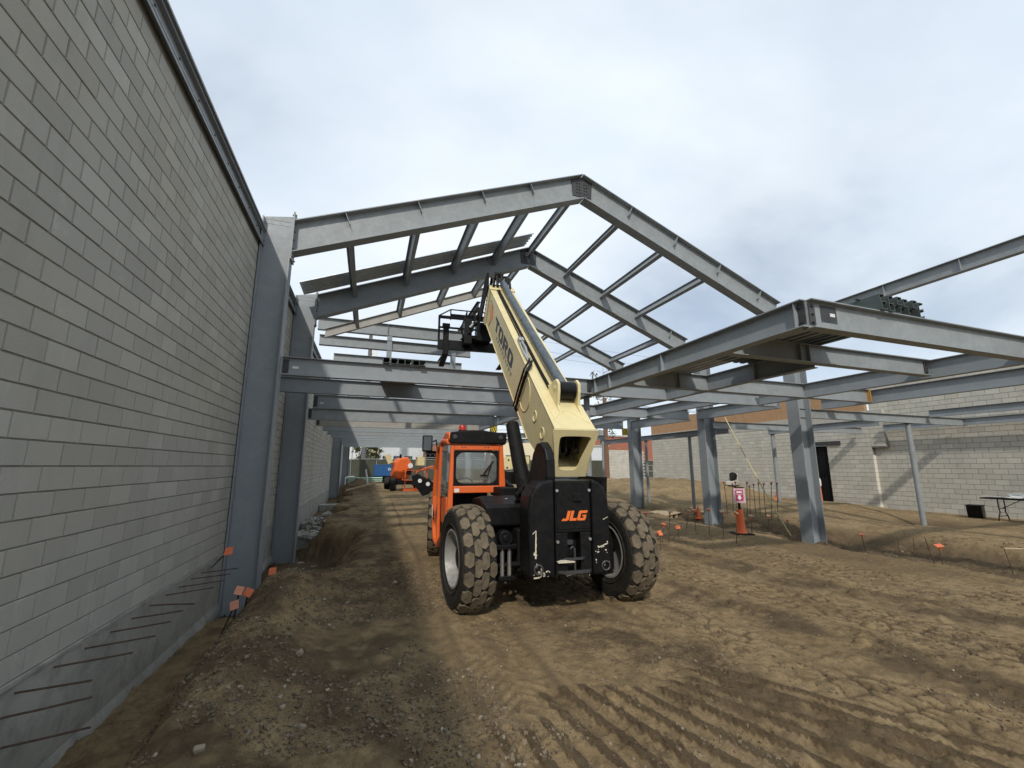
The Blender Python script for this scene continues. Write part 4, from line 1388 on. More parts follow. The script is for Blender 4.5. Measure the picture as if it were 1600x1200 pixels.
# JLG lettering
wl_, adv = letters('JLG')
for pl in wl_:
    m = MB()
    H = 0.125
    Mx = Matrix.Translation((-0.105, CWY + 0.0105, 1.245)) @ Matrix(((1, 0, 0, 0), (0, 0, -1, 0), (0, 1, 0, 0), (0, 0, 0, 1))) @ Matrix(((H * 1.06, H * 0.30, 0, 0), (0, H, 0, 0), (0, 0, 1, 0), (0, 0, 0, 1)))
    glyph(m, pl, Mx)
    m.build('letter', 'logo_orange', panel)

# boom towers and rear body
tower = [(-0.30, 1.30), (-0.66, 1.45), (-0.70, 1.80), (-0.69, 2.03), (-0.61, 2.18), (-0.45, 2.28), (-0.28, 2.27), (-0.10, 2.13), (0.08, 1.84), (0.30, 1.30)]
for x0, x1 in ((-0.27, -0.135), (0.53, 0.62)):
    m = MB()
    m.prism(tower if x0 < 0 else [(y, min(z, 1.80)) for y, z in tower], x0, x1, 'yz')
    m.cyl((x0 - 0.03, -0.36, 1.66), (x1 + 0.01, -0.36, 1.66), 0.09, None, 18)
    m.build('boom_tower', 'black', TB, bevel=0.03, seg=3)
m = MB()
m.tube([(-0.26, 0.30, 1.55), (-0.27, 0.62, 2.0), (-0.28, 1.02, 2.66)], [0.12, 0.12, 0.115], 18)
m.build('lift_cylinder', 'black_matt', TB, True)
m = MB()
m.prism([(-0.10, 1.10), (-0.10, 1.40), (0.35, 1.50), (1.02, 1.42), (1.3, 1.1)], -0.98, -0.31, 'yz')
m.build('rear_fender', 'black', TB, bevel=0.04, seg=3)
m = MB()
m.box(-0.60, -0.30, 0.55, 1.3, 1.45, 1.60)
m.tube([(-0.45, 0.1, 1.50), (-0.30, 0.1, 1.50)], 0.09, 14)
m.tube([(-0.52, -0.1, 1.52), (-0.36, 0.1, 1.64), (-0.30, 0.4, 1.75)], 0.03, 8)
m.tube([(-0.50, 0.05, 1.42), (-0.34, -0.2, 1.56), (-0.28, -0.4, 1.50)], 0.024, 8)
m.cyl((-0.42, -0.02, 1.58), (-0.42, -0.06, 1.58), 0.035, None, 10)
m.prism([(1.0, 1.4), (2.8, 1.75), (2.9, 1.95), (0.9, 1.62)], -0.36, -0.28, 'yz')
m.build('rear_machinery', 'black_matt', TB, bevel=0.006)
m = MB()
m.box(0.72, 1.30, 0.9, 2.9, 0.75, 1.75)
m.build('engine_hood', 'black', TB, bevel=0.06, seg=3)

# cab ---------------------------------------------------------------
cab = empty('cab')
cab.parent = TB


def rbox_path(x0, x1, z0, z1, r, y, n_=6):
    pts = []
    for cx, cz, a0 in ((x1 - r, z1 - r, 0), (x0 + r, z1 - r, 90), (x0 + r, z0 + r, 180), (x1 - r, z0 + r, 270)):
        for k in range(n_ + 1):
            a = R(a0 + 90 * k / n_)
            pts.append((cx + r * math.cos(a), y, cz + r * math.sin(a)))
    return pts


YB, YF = 1.12, 2.72
CX0, CX1 = -1.385, -0.405
# rear frame: four bars around the window
m = MB()
m.prism([(CX0, 1.02), (CX0 + 0.10, 1.02), (CX0 + 0.10, 2.31), (CX0 + 0.05, 2.31)], YB - 0.05, YB + 0.06, 'xz')
m.prism([(CX1 - 0.09, 1.48), (CX1 + 0.025, 1.48), (CX1 - 0.03, 2.31), (CX1 - 0.09, 2.31)], YB - 0.05, YB + 0.06, 'xz')
m.box(CX0 + 0.1005, CX1 - 0.0905, YB - 0.045, YB + 0.055, 2.215, 2.31)
m.box(CX0 + 0.1005, CX1 - 0.0905, YB - 0.045, YB + 0.055, 1.50, 1.615)
# left side frame: sloping front post, sill and top rail
m.tube([(CX0 + 0.02, YB + 0.05, 2.36), (CX0 + 0.0, 1.9, 2.40), (CX0 - 0.03, 2.45, 2.26), (CX0 - 0.045, 2.72, 1.90), (CX0 - 0.05, 2.86, 1.35), (CX0 - 0.05, 2.80, 0.75), (CX0 - 0.04, 2.62, 0.52), (CX0 - 0.01, 2.3, 0.48), (CX0, 1.6, 0.75), (CX0 + 0.02, 1.2, 1.0)], 0.05, 10)
m.tube([(CX0 - 0.02, 2.05, 2.36), (CX0 - 0.03, 2.15, 1.35), (CX0 - 0.03, 2.1, 0.55)], 0.035, 8)
m.tube([(CX1 + 0.0, YB + 0.05, 2.36), (CX1, 1.9, 2.40), (CX1, 2.5, 2.2), (CX1, 2.85, 1.5), (CX1, 2.9, 1.1)], 0.05, 10)
m.box(CX0 - 0.005, CX0 + 0.05, YB + 0.07, 1.95, 0.95, 1.42)
m.build('cab_frame', 'orange', cab, bevel=0.012)
m = MB()
for dx in (0.16, 0.21, 0.56, 0.61):
    m.cyl((CX0 + 0.08 + dx, YB - 0.048, 2.262), (CX0 + 0.08 + dx, YB - 0.044, 2.262), 0.012, None, 8)
m.build('frame_bolt', 'steel_dark', cab)
# window pane with its black border
outer = rbox_path(CX0 + 0.106, CX1 - 0.096, 1.62, 2.21, 0.03, YB - 0.01)
inner = rbox_path(CX0 + 0.145, CX1 - 0.135, 1.655, 2.175, 0.13, YB - 0.01)
n_ = len(outer)
bm_ = MB().add(outer + inner + [(x, y + 0.012, z) for x, y, z in outer + inner],
               [(i, (i + 1) % n_, n_ + (i + 1) % n_, n_ + i) for i in range(n_)] + [(2 * n_ + i, 3 * n_ + i, 3 * n_ + (i + 1) % n_, 2 * n_ + (i + 1) % n_) for i in range(n_)]
               + [(n_ + i, n_ + (i + 1) % n_, 3 * n_ + (i + 1) % n_, 3 * n_ + i) for i in range(n_)])
win = bm_.build('rear_window', 'black_matt', cab)
g = MB().add(inner, [tuple(range(n_))])
g.build('pane', 'glass', win)
m = MB()
m.tube([(-0.60, YB - 0.03, 2.03), (-0.78, YB - 0.035, 1.80)], 0.012, 6)
m.tube([(-0.635, YB - 0.028, 1.96), (-0.70, YB - 0.03, 1.78)], 0.009, 6)
m.box(-0.83, -0.70, YB - 0.04, YB - 0.02, 1.775, 1.80)
m.build('wiper', 'black_matt', win)
for nm_, q in (('side_pane', [(CX0 - 0.005, YB + 0.1, 1.45), (CX0 - 0.03, 2.02, 1.40), (CX0 - 0.02, 2.02, 2.33), (CX0 + 0.02, YB + 0.1, 2.33)]),
               ('side_pane', [(CX0 - 0.04, 2.16, 0.62), (CX0 - 0.05, 2.74, 0.8), (CX0 - 0.045, 2.70, 1.9), (CX0 - 0.03, 2.42, 2.24), (CX0 - 0.02, 2.14, 2.33)]),
               ('windscreen', [(CX0 + 0.0, 2.80, 1.2), (CX1, 2.88, 1.2), (CX1, 2.5, 2.2), (CX0, 2.46, 2.2)]),
               ('side_pane', [(CX1 + 0.01, YB + 0.1, 1.45), (CX1 + 0.01, 2.75, 1.45), (CX1 + 0.01, 2.48, 2.2), (CX1 + 0.01, YB + 0.1, 2.32)])):
    MB().add(q, [tuple(range(len(q)))]).build(nm_, 'glass', cab)
# roof with its dark rear visor and two lamps
m = MB()
m.prism([(YB - 0.02, 2.38), (YB - 0.02, 2.50), (1.6, 2.56), (2.3, 2.46), (2.5, 2.36)], CX0 - 0.0, CX1 + 0.0, 'yz')
roof = m.build('cab_roof', 'orange', cab, bevel=0.03, seg=3)
m = MB()
m.prism([(CX0 + 0.02, 2.325), (CX1 + 0.02, 2.325), (CX1 + 0.025, 2.50), (-0.8, 2.555), (-1.0, 2.555), (CX0 + 0.03, 2.515)], YB - 0.10, YB - 0.022, 'xz')
visor = m.build('rear_visor', 'black_matt', roof, bevel=0.02, seg=3)
for x in (-1.28, -0.49):
    m = MB().tube([(x, YB - 0.10, 2.435), (x, YB - 0.115, 2.435)], 0.04, 16)
    m.tube([(x, YB - 0.115, 2.435), (x, YB - 0.122, 2.435)], [0.032, 0.026], 16)
    m.build('work_lamp', 'steel_dark', roof)
bc = MB().cyl((-1.12, 1.30, 2.53), (-1.12, 1.30, 2.57), 0.075, 0.07, 18)
bc.build('beacon_base', 'black_matt', roof, True)
MB().tube([(-1.12, 1.30, 2.57), (-1.12, 1.30, 2.63), (-1.12, 1.30, 2.66)], [0.062, 0.06, 0.045], 18).build('beacon', 'red_lens', roof, True)
# interior
m = MB()
m.box(-1.22, -0.62, 1.45, 1.95, 1.02, 1.20)
m.box(-1.20, -0.64, 1.38, 1.50, 1.15, 1.66)
m.box(CX0 + 0.05, CX1 - 0.02, YB + 0.06, 2.7, 0.90, 1.0)
m.box(-1.15, -0.70, 2.35, 2.7, 1.0, 1.42)
m.tube([(-0.95 + 0.19 * math.cos(a), 2.2 - 0.1 * math.sin(a), 1.58 + 0.14 * math.sin(a)) for a in [k * math.pi / 10 for k in range(21)]], 0.016, 6)
m.tube([(-0.95, 2.2, 1.58), (-0.92, 2.5, 1.35)], 0.03, 8)
m.build('seat_and_controls', 'black_matt', cab, bevel=0.03)
MB().box(CX0 + 0.12, CX0 + 0.20, YB - 0.0485, YB - 0.0455, 1.515, 1.575).build('label_plate', 'white', cab)
m = MB().box(-1.73, -1.52, 2.82, 2.87, 2.24, 2.58)
mir = m.build('mirror', 'black', TB, bevel=0.04, seg=3)
MB().box(-1.705, -1.545, 2.812, 2.818, 2.27, 2.55).build('mirror_glass', paint('mirror_glass', (0.10, 0.105, 0.105), 0.1, 2, 0.12, 0.8), mir)  # dark tint stands in for the dark surroundings it reflects
MB().tube([(-1.51, 2.85, 2.45), (-1.45, 2.80, 2.48), (-1.42, 2.62, 2.15)], 0.015, 8).build('mirror_arm', 'black_matt', mir, True)
m = MB().prism([(2.60, 0.95), (2.78, 0.98), (2.77, 1.18), (2.62, 1.16)], CX0 - 0.115, CX0 - 0.108, 'yz')
m.build('paper_tag', 'white', cab)

# boom ----------------------------------------------------------------
ang = math.atan2(0.664, 0.748)
Bm = Matrix.Translation((0.215, -0.58, 2.45)) @ Matrix.Rotation(ang, 4, 'X')     # local: x across, y along the boom, z above its top face
boom = empty('boom')
boom.parent = TB
boom.matrix_local = Bm
HW, DP, LN = 0.305, 0.91, 6.25
m = MB()
sideP = [(0.0, -0.002), (LN, -0.002), (LN, -DP), (0.95, -DP), (-0.19, -0.64)]
m.prism(sideP, -HW, -HW + 0.025, 'yz')
m.prism(sideP, HW - 0.025, HW, 'yz')
m.box(-HW - 0.008, HW + 0.008, 0.0, LN, -0.0, 0.016)
m.box(-HW - 0.012, HW + 0.012, 0.95, LN, -DP - 0.016, -DP)
m.add([(-HW, -0.19, -0.642), (HW, -0.19, -0.642), (HW, 0.95, -DP - 0.001), (-HW, 0.95, -DP - 0.001)], [(0, 1, 2, 3)])
outer_boom = m.build('boom_section', 'cream', boom)
# flared end plate with rounded opening
e0, e1 = Vector((0, -0.012, 0.02)), Vector((0, -0.21, -0.67))
ez = (e1 - e0)
eu = ez.normalized()
en = Vector((0, eu.z, -eu.y))
if en.y > 0:
    en = -en


def endpt(x, t_, off):
    q = e0 + ez * t_ + en * off
    return (x, q.y, q.z)


ow = [(-0.335, 0.0), (0.335, 0.0), (0.345, 0.06), (0.27, 0.62), (0.255, 1.0), (-0.255, 1.0), (-0.275, 0.55), (-0.345, 0.06)]
iw = [(-0.20, 0.13), (0.22, 0.13), (0.255, 0.19), (0.14, 0.60), (0.10, 0.86), (-0.14, 0.86), (-0.20, 0.80), (-0.24, 0.19)]


def densify(pts, n_=5):
    out = []
    for i, p in enumerate(pts):
        q = pts[(i + 1) % len(pts)]
        for k in range(n_):
            out.append((p[0] + (q[0] - p[0]) * k / n_, p[1] + (q[1] - p[1]) * k / n_))
    return out


def smooth_poly(pts, it=4):
    for _ in range(it):
        n_ = len(pts)
        pts = [((pts[i - 1][0] + 2 * pts[i][0] + pts[(i + 1) % n_][0]) / 4, (pts[i - 1][1] + 2 * pts[i][1] + pts[(i + 1) % n_][1]) / 4) for i in range(n_)]
    return pts


ow, iw = densify(ow), smooth_poly(densify(iw))
n_ = len(ow)
vs = [endpt(x, t_, 0.03) for x, t_ in ow] + [endpt(x, t_, 0.03) for x, t_ in iw] + [endpt(x, t_, 0.0) for x, t_ in ow] + [endpt(x, t_, 0.0) for x, t_ in iw]
fs = []
for i in range(n_):
    j = (i + 1) % n_
    fs += [(i, j, n_ + j, n_ + i), (2 * n_ + i, 3 * n_ + i, 3 * n_ + j, 2 * n_ + j), (i, 2 * n_ + i, 2 * n_ + j, j), (n_ + i, n_ + j, 3 * n_ + j, 3 * n_ + i)]
MB().add(vs, fs).build('end_plate', 'cream', boom)
m = MB()
m.box(-0.27, 0.27, 0.45, 0.5, -0.85, -0.03)
m.box(-0.22, 0.22, 0.2, 0.46, -0.5, -0.08)
m.build('inner_section', 'black_matt', boom)
m = MB()
for x0, dz in ((-0.14, 0.0), (-0.05, 0.03), (0.08, -0.03), (0.14, 0.02)):
    m.tube([(x0, 0.4, -0.15 + dz), (x0 + 0.03, 0.16, -0.3), (x0 + 0.02, 0.02, -0.45 + dz), (x0 - 0.04, 0.1, -0.58), (x0, 0.4, -0.62)], 0.02, 8)
m.build('hose', 'rubber', boom, True)
# front collar, wear-pad bolts
m = MB()
m.box(-HW - 0.03, -HW - 0.001, LN - 0.30, LN + 0.01, -DP - 0.03, 0.02)
m.box(HW + 0.001, HW + 0.03, LN - 0.30, LN + 0.01, -DP - 0.03, 0.02)
m.box(-HW - 0.03, HW + 0.03, LN - 0.30, LN + 0.01, 0.0165, 0.05)
m.box(-HW - 0.03, HW + 0.03, LN - 0.30, LN + 0.01, -DP - 0.05, -DP - 0.017)
m.build('front_collar', 'cream', boom, bevel=0.006)
m = MB()
for k in range(7):
    m.cyl((-HW - 0.05, LN - 0.08, -0.1 - k * 0.12), (-HW - 0.03, LN - 0.08, -0.1 - k * 0.12), 0.02, None, 6)
for x in (-0.2, -0.1, 0.12, 0.24):
    m.cyl((x, LN - 0.12, 0.05), (x, LN - 0.12, 0.07), 0.02, None, 6)
m.build('collar_bolt', 'steel_dark', boom)
# telescopic cylinder lying on top, trunnion ears, ribs
m = MB()
m.tube([(0.07, 0.95, 0.155), (0.05, 3.4, 0.15), (0.04, LN + 0.28, 0.15)], [0.084, 0.08, 0.08], 22)
m.build('boom_cylinder', 'grey_cyl', boom, True)
m = MB()
m.cyl((-0.055, 0.80, 0.165), (0.195, 0.80, 0.165), 0.14, None, 20)
m.build('trunnion', 'black', boom, True)
for x in (-0.12, 0.212):
    m = MB()
    ear = [(0.35, 0.017), (0.55, 0.05), (0.66, 0.24), (0.74, 0.33), (0.86, 0.33), (0.95, 0.24), (1.05, 0.08), (1.7, 0.017)]
    m.prism(ear, x, x + 0.045, 'yz')
    m.cyl((x - 0.012, 0.80, 0.20), (x + 0.057, 0.80, 0.20), 0.045, None, 12)
    m.build('cylinder_ear', 'cream', boom, bevel=0.012)
m = MB()
tp = [(-0.26, 0.10), (0.26, 0.10), (0.10, 0.52), (-0.14, 0.52)]
m.tube([(-0.275, 1.5, 0.012), (-0.25, 0.22, 0.012), (-0.1, 0.42, 0.012), (0.02, 0.46, 0.012), (0.27, 0.16, 0.012)], 0.012, 6)
m.build('weld_bead', 'cream', boom)
m = MB()
m.tube([(-0.10, 1.05, 0.05), (-0.105, 1.5, 0.045), (-0.11, 3.4, 0.045), (-0.11, 5.9, 0.05)], 0.028, 8)
m.tube([(-0.165, 2.6, 0.035), (-0.16, 4.2, 0.035), (-0.15, 5.95, 0.035)], 0.012, 6)
m.build('top_hose', 'black_matt', boom, True)
m = MB().box(-0.26, -0.15, 2.72, 2.86, 0.0165, 0.12)
m.build('valve_block', 'post_grey', boom, bevel=0.01)
m = MB()
m.tube([(-0.2, 2.74, 0.08), (-0.20, 2.4, 0.10), (-0.225, 2.1, 0.08), (-0.23, 1.85, 0.10)], 0.026, 8)
m.tube([(-0.24, 2.74, 0.06), (-0.26, 2.4, 0.06), (-0.25, 1.95, 0.07)], 0.022, 8)
m.build('fitting', 'chrome', boom, True)
m = MB()
m.tube([(-0.21, 1.9, 0.09), (-0.27, 1.72, 0.10), (-0.345, 1.62, 0.03), (-0.35, 1.72, -0.4), (-0.35, 1.80, -0.86), (-0.30, 1.84, -0.95)], 0.027, 10)
m.tube([(-0.23, 1.96, 0.10), (-0.29, 1.80, 0.12), (-0.375, 1.70, 0.03), (-0.375, 1.80, -0.4), (-0.375, 1.88, -0.86)], 0.018, 10)
m.build('bent_hydraulic_pipe', 'black', boom, True)
# raised ring and hoop marks pressed into the side
m = MB()
m.tube([(-HW - 0.003, 1.6 + 0.34 * math.cos(a), -0.40 + 0.31 * math.sin(a)) for a in [2 * math.pi * k / 40 for k in range(41)]], 0.011, 6)
m.build('side_ring', 'cream', boom, True)
for sy, dz in ((0.86, -0.38), (0.40, -0.37)):
    m = MB()
    m.tube([(-HW - 0.004, sy + 0.085 * math.cos(a), dz + 0.085 * math.sin(a)) for a in [R(35) + R(290) * k / 16 for k in range(17)]], 0.012, 6)
    m.build('pin_boss', 'cream', boom, True)
# TORO lettering, reading from the boom tip back to the tail
wl_, adv = letters('TORO')
Ht = 0.31
for pl in wl_:
    m = MB()
    Mx = Matrix.Translation((-HW - 0.0005, 4.84, -0.56)) @ Matrix(((0, 0, -1, 0), (-1, 0, 0, 0), (0, 1, 0, 0), (0, 0, 0, 1))) @ Matrix(((0.62, 0.0, 0, 0), (0, Ht, 0, 0), (0, 0, 1, 0), (0, 0, 0, 1)))
    glyph(m, pl, Mx)
    m.build('letter', 'decal_dark', boom)
m = MB()
random.seed(5)
s_ = 4.46
while s_ > 2.75:
    w_ = random.uniform(0.10, 0.15)
    m.prism([(s_, -0.60), (s_ - w_ * 0.35, -0.60), (s_ - w_ * 0.35, -0.70), (s_, -0.70)], -HW - 0.0025, -HW - 0.0005, 'yz')
    m.prism([(s_ - w_ * 0.4, -0.60), (s_ - w_, -0.60), (s_ - w_, -0.635), (s_ - w_ * 0.4, -0.635)], -HW - 0.0025, -HW - 0.0005, 'yz')
    s_ -= w_ + 0.055
m.build('small_print', 'decal_grey', boom)
m = MB()
m.prism([(5.74, -0.34), (5.62, -0.20), (5.34, -0.22), (5.16, -0.42), (5.30, -0.56), (5.50, -0.76), (5.58, -0.56), (5.68, -0.46)], -HW - 0.0025, -HW - 0.0005, 'yz')
m.build('orange_emblem', 'decal_orange', boom)
m = MB()
m.tube([(-HW - 0.001, 5.78, -0.20), (-HW - 0.001, 5.60, -0.14), (-HW - 0.001, 5.36, -0.20), (-HW - 0.001, 5.28, -0.36)], [0.006, 0.02, 0.022, 0.006], 6)
m.tube([(-HW - 0.001, 5.44, -0.62), (-HW - 0.001, 5.50, -0.74), (-HW - 0.001, 5.58, -0.82)], [0.006, 0.016, 0.005], 6)
for k in range(5):
    m.prism([(5.83, -0.24 - k * 0.06), (5.79, -0.24 - k * 0.06), (5.79, -0.28 - k * 0.06), (5.83, -0.28 - k * 0.06)], -HW - 0.002, -HW - 0.0005, 'yz')
m.build('dark_emblem', 'decal_grey', boom)
# boom head: inner section stub, drop head, curved guard, hoses
m = MB()
m.box(-0.235, 0.235, LN - 0.2, LN + 0.42, -0.80, -0.06)
m.build('inner_boom', 'black', boom, bevel=0.01)
m = MB()
guard = [(LN - 0.15, 0.06), (LN + 0.10, 0.34), (LN + 0.28, 0.30), (LN + 0.50, -0.10), (LN + 0.66, -0.9), (LN + 0.50, -1.25), (LN + 0.20, -1.0), (LN + 0.05, -0.4)]
m.prism(guard, -0.37, -0.34, 'yz')
m.build('hose_guard', 'black_matt', boom, bevel=0.008)
m = MB()
m.prism([(LN + 0.30, 0.0), (LN + 0.55, -0.10), (LN + 0.72, -0.70), (LN + 0.70, -1.12), (LN + 0.50, -1.18), (LN + 0.32, -0.95)], -0.16, 0.16, 'yz')
m.build('boom_head', 'black', boom, bevel=0.02)
m = MB()
for dx, hh_ in ((-0.22, 0.2), (-0.12, 0.3), (0.0, 0.36), (0.14, 0.32), (0.22, 0.22)):
    m.tube([(dx, LN - 0.15, 0.09), (dx, LN + 0.10, 0.12 + hh_ * 0.5), (dx * 0.9, LN + 0.38, 0.1 + hh_ * 0.3), (dx * 0.8, LN + 0.52, -0.2), (dx * 0.7, LN + 0.6, -0.6)], 0.035, 8)
m.cyl((-0.16, LN + 0.22, 0.30), (0.06, LN + 0.22, 0.30), 0.07, None, 12)
m.build('hose_bundle', 'rubber', boom, True)

# fork carriage ---------------------------------------------------------
YC = 5.92
car = empty('fork_carriage')
car.parent = TB
m = MB()
XA, XB_ = -1.25, 1.30
m.box(XA, XB_, YC - 0.05, YC + 0.05, 5.38, 5.62)
m.box(XA, XB_, YC - 0.06, YC + 0.06, 5.33, 5.379)
m.box(XA + 0.01, XB_ - 0.01, YC - 0.07, YC + 0.02, 5.98, 6.02)
m.box(XA, XB_, YC - 0.04, YC + 0.04, 6.29, 6.37)
for x in (XA + 0.03, -0.42, 0.48, XB_ - 0.03):
    m.box(x - 0.03, x + 0.03, YC - 0.03, YC + 0.03, 5.62, 6.29)
m.build('carriage_frame', 'black', car, bevel=0.008)
m = MB()
m.tube([(XA + 0.03, YC, 6.37), (-0.85, YC + 0.35, 6.72), (0.9, YC + 0.35, 6.72), (XB_ - 0.03, YC, 6.37)], 0.02, 8)
m.tube([(-0.85, YC + 0.35, 6.72), (-0.85, YC + 0.3, 6.37)], 0.02, 8)
m.tube([(-0.35, YC + 0.35, 6.72), (-0.35, YC + 0.3, 6.37)], 0.02, 8)
m.box(-0.85, 0.9, YC + 0.28, YC + 0.33, 6.40, 6.56)
m.build('load_guard', 'black_matt', car)
m = MB()
m.box(-0.52, -0.30, YC - 0.40, YC - 0.06, 5.45, 6.20)
m.box(-0.16, 0.26, YC - 0.45, YC - 0.06, 5.55, 6.1)
m.tube([(-0.56, YC - 0.2, 5.66), (-0.16, YC - 0.2, 5.66)], 0.10, 16)
m.tube([(-0.34, YC - 0.25, 5.95), (-0.12, YC - 0.25, 6.2), (-0.05, YC - 0.45, 6.5)], 0.07, 12)
m.tube([(-0.50, YC - 0.3, 5.55), (-0.62, YC - 0.35, 5.9), (-0.45, YC - 0.4, 6.4)], 0.025, 8)
m.tube([(-0.60, YC - 0.2, 5.60), (-0.30, YC - 0.5, 5.8), (-0.2, YC - 0.5, 6.3)], 0.025, 8)
m.build('rotator', 'black', car, bevel=0.01)
MB().tube([(-0.36, YC - 0.43, 5.92), (-0.27, YC - 0.47, 6.02)], 0.05, 12).build('chrome_rod', 'chrome', car, True)
for x in (-1.02, 0.86):
    m = MB()
    m.box(x - 0.085, x + 0.085, YC - 0.115, YC - 0.055, 5.24, 6.08)
    m.prism([(YC - 0.115, 5.24), (YC - 0.115, 5.17), (YC + 1.25, 5.10), (YC + 1.25, 5.115), (YC - 0.055, 5.24)], x - 0.085, x + 0.085, 'yz')
    m.box(x - 0.11, x + 0.11, YC - 0.135, YC - 0.045, 5.96, 6.10)
    m.build('fork', 'black_matt', car, bevel=0.006)

# front stabiliser with two pale pins
m = MB()
leg_ = [(-1.86, 1.72), (-1.72, 1.76), (-1.62, 1.70), (-1.34, 1.55), (-1.05, 1.46), (-1.05, 1.12), (-1.42, 1.26), (-1.58, 1.20), (-1.70, 1.36), (-1.82, 1.50)]
m.prism(leg_, 4.86, 4.96, 'xz')
m.prism(leg_, 5.10, 5.2, 'xz')
m.box(-1.1, -0.5, 4.8, 5.2, 0.7, 1.3)
st_ = m.build('stabiliser_leg', 'black', TB, bevel=0.01)
for x, z in ((-1.66, 1.58), (-1.46, 1.50)):
    MB().tube([(x, 4.86, z), (x, 4.83, z)], 0.05, 14).build('pin', 'white', st_)
m = MB()
m.box(-0.5, 0.7, 4.3, 5.1, 0.55, 1.15)
m.build('front_frame', 'black_matt', TB, bevel=0.02)
# ------------------------------------------------------------------ site things
def sight(px, py):
    """Unit direction of a picture point (1600 x 1200) from the eye."""
    d = _F * 648.0 + _R * (px - 800.0) - _U * (py - 615.0)
    return d / np.linalg.norm(d)


def on_ground(px, py, far=90.0):
    """Where the line of sight meets the dirt."""
    d = sight(px, py)
    ts = np.linspace(1.5, far, 3600)
    h = ground(d[0] * ts, d[1] * ts)[0]
    below = np.nonzero(d[2] * ts < h)[0]
    t = ts[below[0]] if len(below) else -1.9 / d[2]
    return Vector((d[0] * t, d[1] * t, gz(d[0] * t, d[1] * t)))


def rise(base, px, py):
    """Point above a ground point, at the same depth, seen at (px, py)."""
    d = sight(px, py)
    k = float(np.dot(np.array(base), _F) / np.dot(d, _F))
    return Vector(d * k)


# rebar stakes with orange caps ------------------------------------------
def cap_mesh(mb_plate, mb_sleeve):
    mb_plate.box(-0.055, 0.055, -0.055, 0.055, 0.0, 0.012)
    mb_sleeve.tube([(0, 0, -0.085), (0, 0, -0.02), (0, 0, 0.0)], [0.018, 0.03, 0.042], 8)


p_, s_ = MB(), MB()
cap_mesh(p_, s_)
ME_PLATE = {k: p_.mesh('cap_plate', k) for k in ('cap', 'cap_faded', 'wood')}
ME_SLEEVE = {k: s_.mesh('cap_sleeve', k) for k in ('cap', 'cap_faded', 'rust')}


def stake(base, top, label, group, cap='cap', tilt=0.0, r=0.008):
    base, top = Vector(base), Vector(top)
    root = empty('rebar_stake', base, 0, label, 'rebar stake', group)
    d = top - base
    mid = d * 0.5 + Vector((random.uniform(-0.01, 0.01), random.uniform(-0.01, 0.01), 0))
    MB().tube([d.normalized() * -0.15, mid, d], r, 6).build('bar', 'rust', root)
    if cap:
        q = Vector((0, 0, 1)).rotation_difference(d.normalized())
        e = q.to_euler()
        e.x += tilt
        e.z += random.uniform(-0.7, 0.7)
        sl = {'cap': 'cap', 'cap_faded': 'cap_faded', 'wood': 'cap', 'dark': 'rust'}[cap]
        pl = {'dark': 'cap_faded'}.get(cap, cap)
        c_ = share(ME_PLATE[pl], 'cap_plate', root, d, e)
        share(ME_SLEEVE[sl], 'cap_sleeve', root, d, e)
    return root


GS = 'capped rebar stakes by the right-hand excavation'
for cx, cy, bx, by, cp, tl, lab in (
        (1009, 801, 1010, 822, 'cap', 0, 'capped stake showing just above the right rear tyre'),
        (1037, 819, 1035, 848, 'cap', 0, 'short bright-capped stake right of the tyre, left of a taller pale-capped one'),
        (1047, 799, 1045, 848, 'wood', 0.3, 'tall stake with a pale tilted cap, right of the rear tyre'),
        (1059, 824, 1061, 842, 'cap', 0.6, 'short stake with a strongly tilted cap'),
        (1031, 833, 1032, 860, 'cap', 0.9, 'lowest capped stake, its cap tipped on edge beside the tyre'),
        (1076, 798, 1072, 830, 'wood', 0.25, 'pale-capped stake left of the orange cone'),
        (1084, 797, 1088, 836, 'cap', 0, 'red-capped stake touching the orange cone on its left'),
        (1107, 796, 1108, 836, 'cap', 0, 'red-capped stake in front of the second right column'),
        (1128, 799, 1131, 840, 'wood', 0.3, 'pale-capped stake right of the second right column'),
        (1150, 801, 1151, 850, 'wood', 0.35, 'pale-capped stake touching the delineator post'),
        (1173, 806, 1175, 838, 'wood', 0.1, 'pale-capped stake just right of the delineator post'),
        (1201, 806, 1200, 830, 'cap_faded', 0.1, 'stake with a wide faded cap in the dug pit'),
        (1230, 812, 1232, 836, 'cap', 0, 'orange-capped stake right of the foot of the pale strap'),
        (1269, 819, 1272, 846, 'cap', 0, 'orange-capped stake in front of the large right column'),
        (1346, 835, 1352, 861, 'cap', 0, 'orange-capped stake standing alone right of the large column'),
        (1467, 853, 1473, 883, 'cap', 0.2, 'orange-capped stake farthest right in the dug dirt')):
    b_ = on_ground(bx, by)
    stake(b_, rise(b_, cx, cy), lab, GS, cp, tl)
for k, (cx, cy, bx, by) in enumerate([(1124, 754, 1127, 803), (1131, 753, 1137, 805), (1144, 755, 1146, 800), (1149, 753, 1152, 808), (1167, 753, 1168, 806), (1171, 759, 1172, 802),
                                      (1177, 756, 1181, 803), (1185, 754, 1188, 802), (1193, 755, 1197, 808), (1205, 754, 1206, 812), (1214, 754, 1216, 815)]):
    b_ = on_ground(bx, by)
    stake(b_, rise(b_, cx, cy), '%s dark-headed tall bar from the left in the row behind the pink sign' % nm[k - (k > 0) - (k > 5)] if k not in (0, 5) else ('tall orange-capped bar at the left end of the row behind the pink sign' if k == 0 else 'tall bar with an orange cap midway along the row behind the pink sign'),
          'tall bars in a row behind the pink sign', 'cap' if k in (0, 5) else 'dark', 0, 0.011)
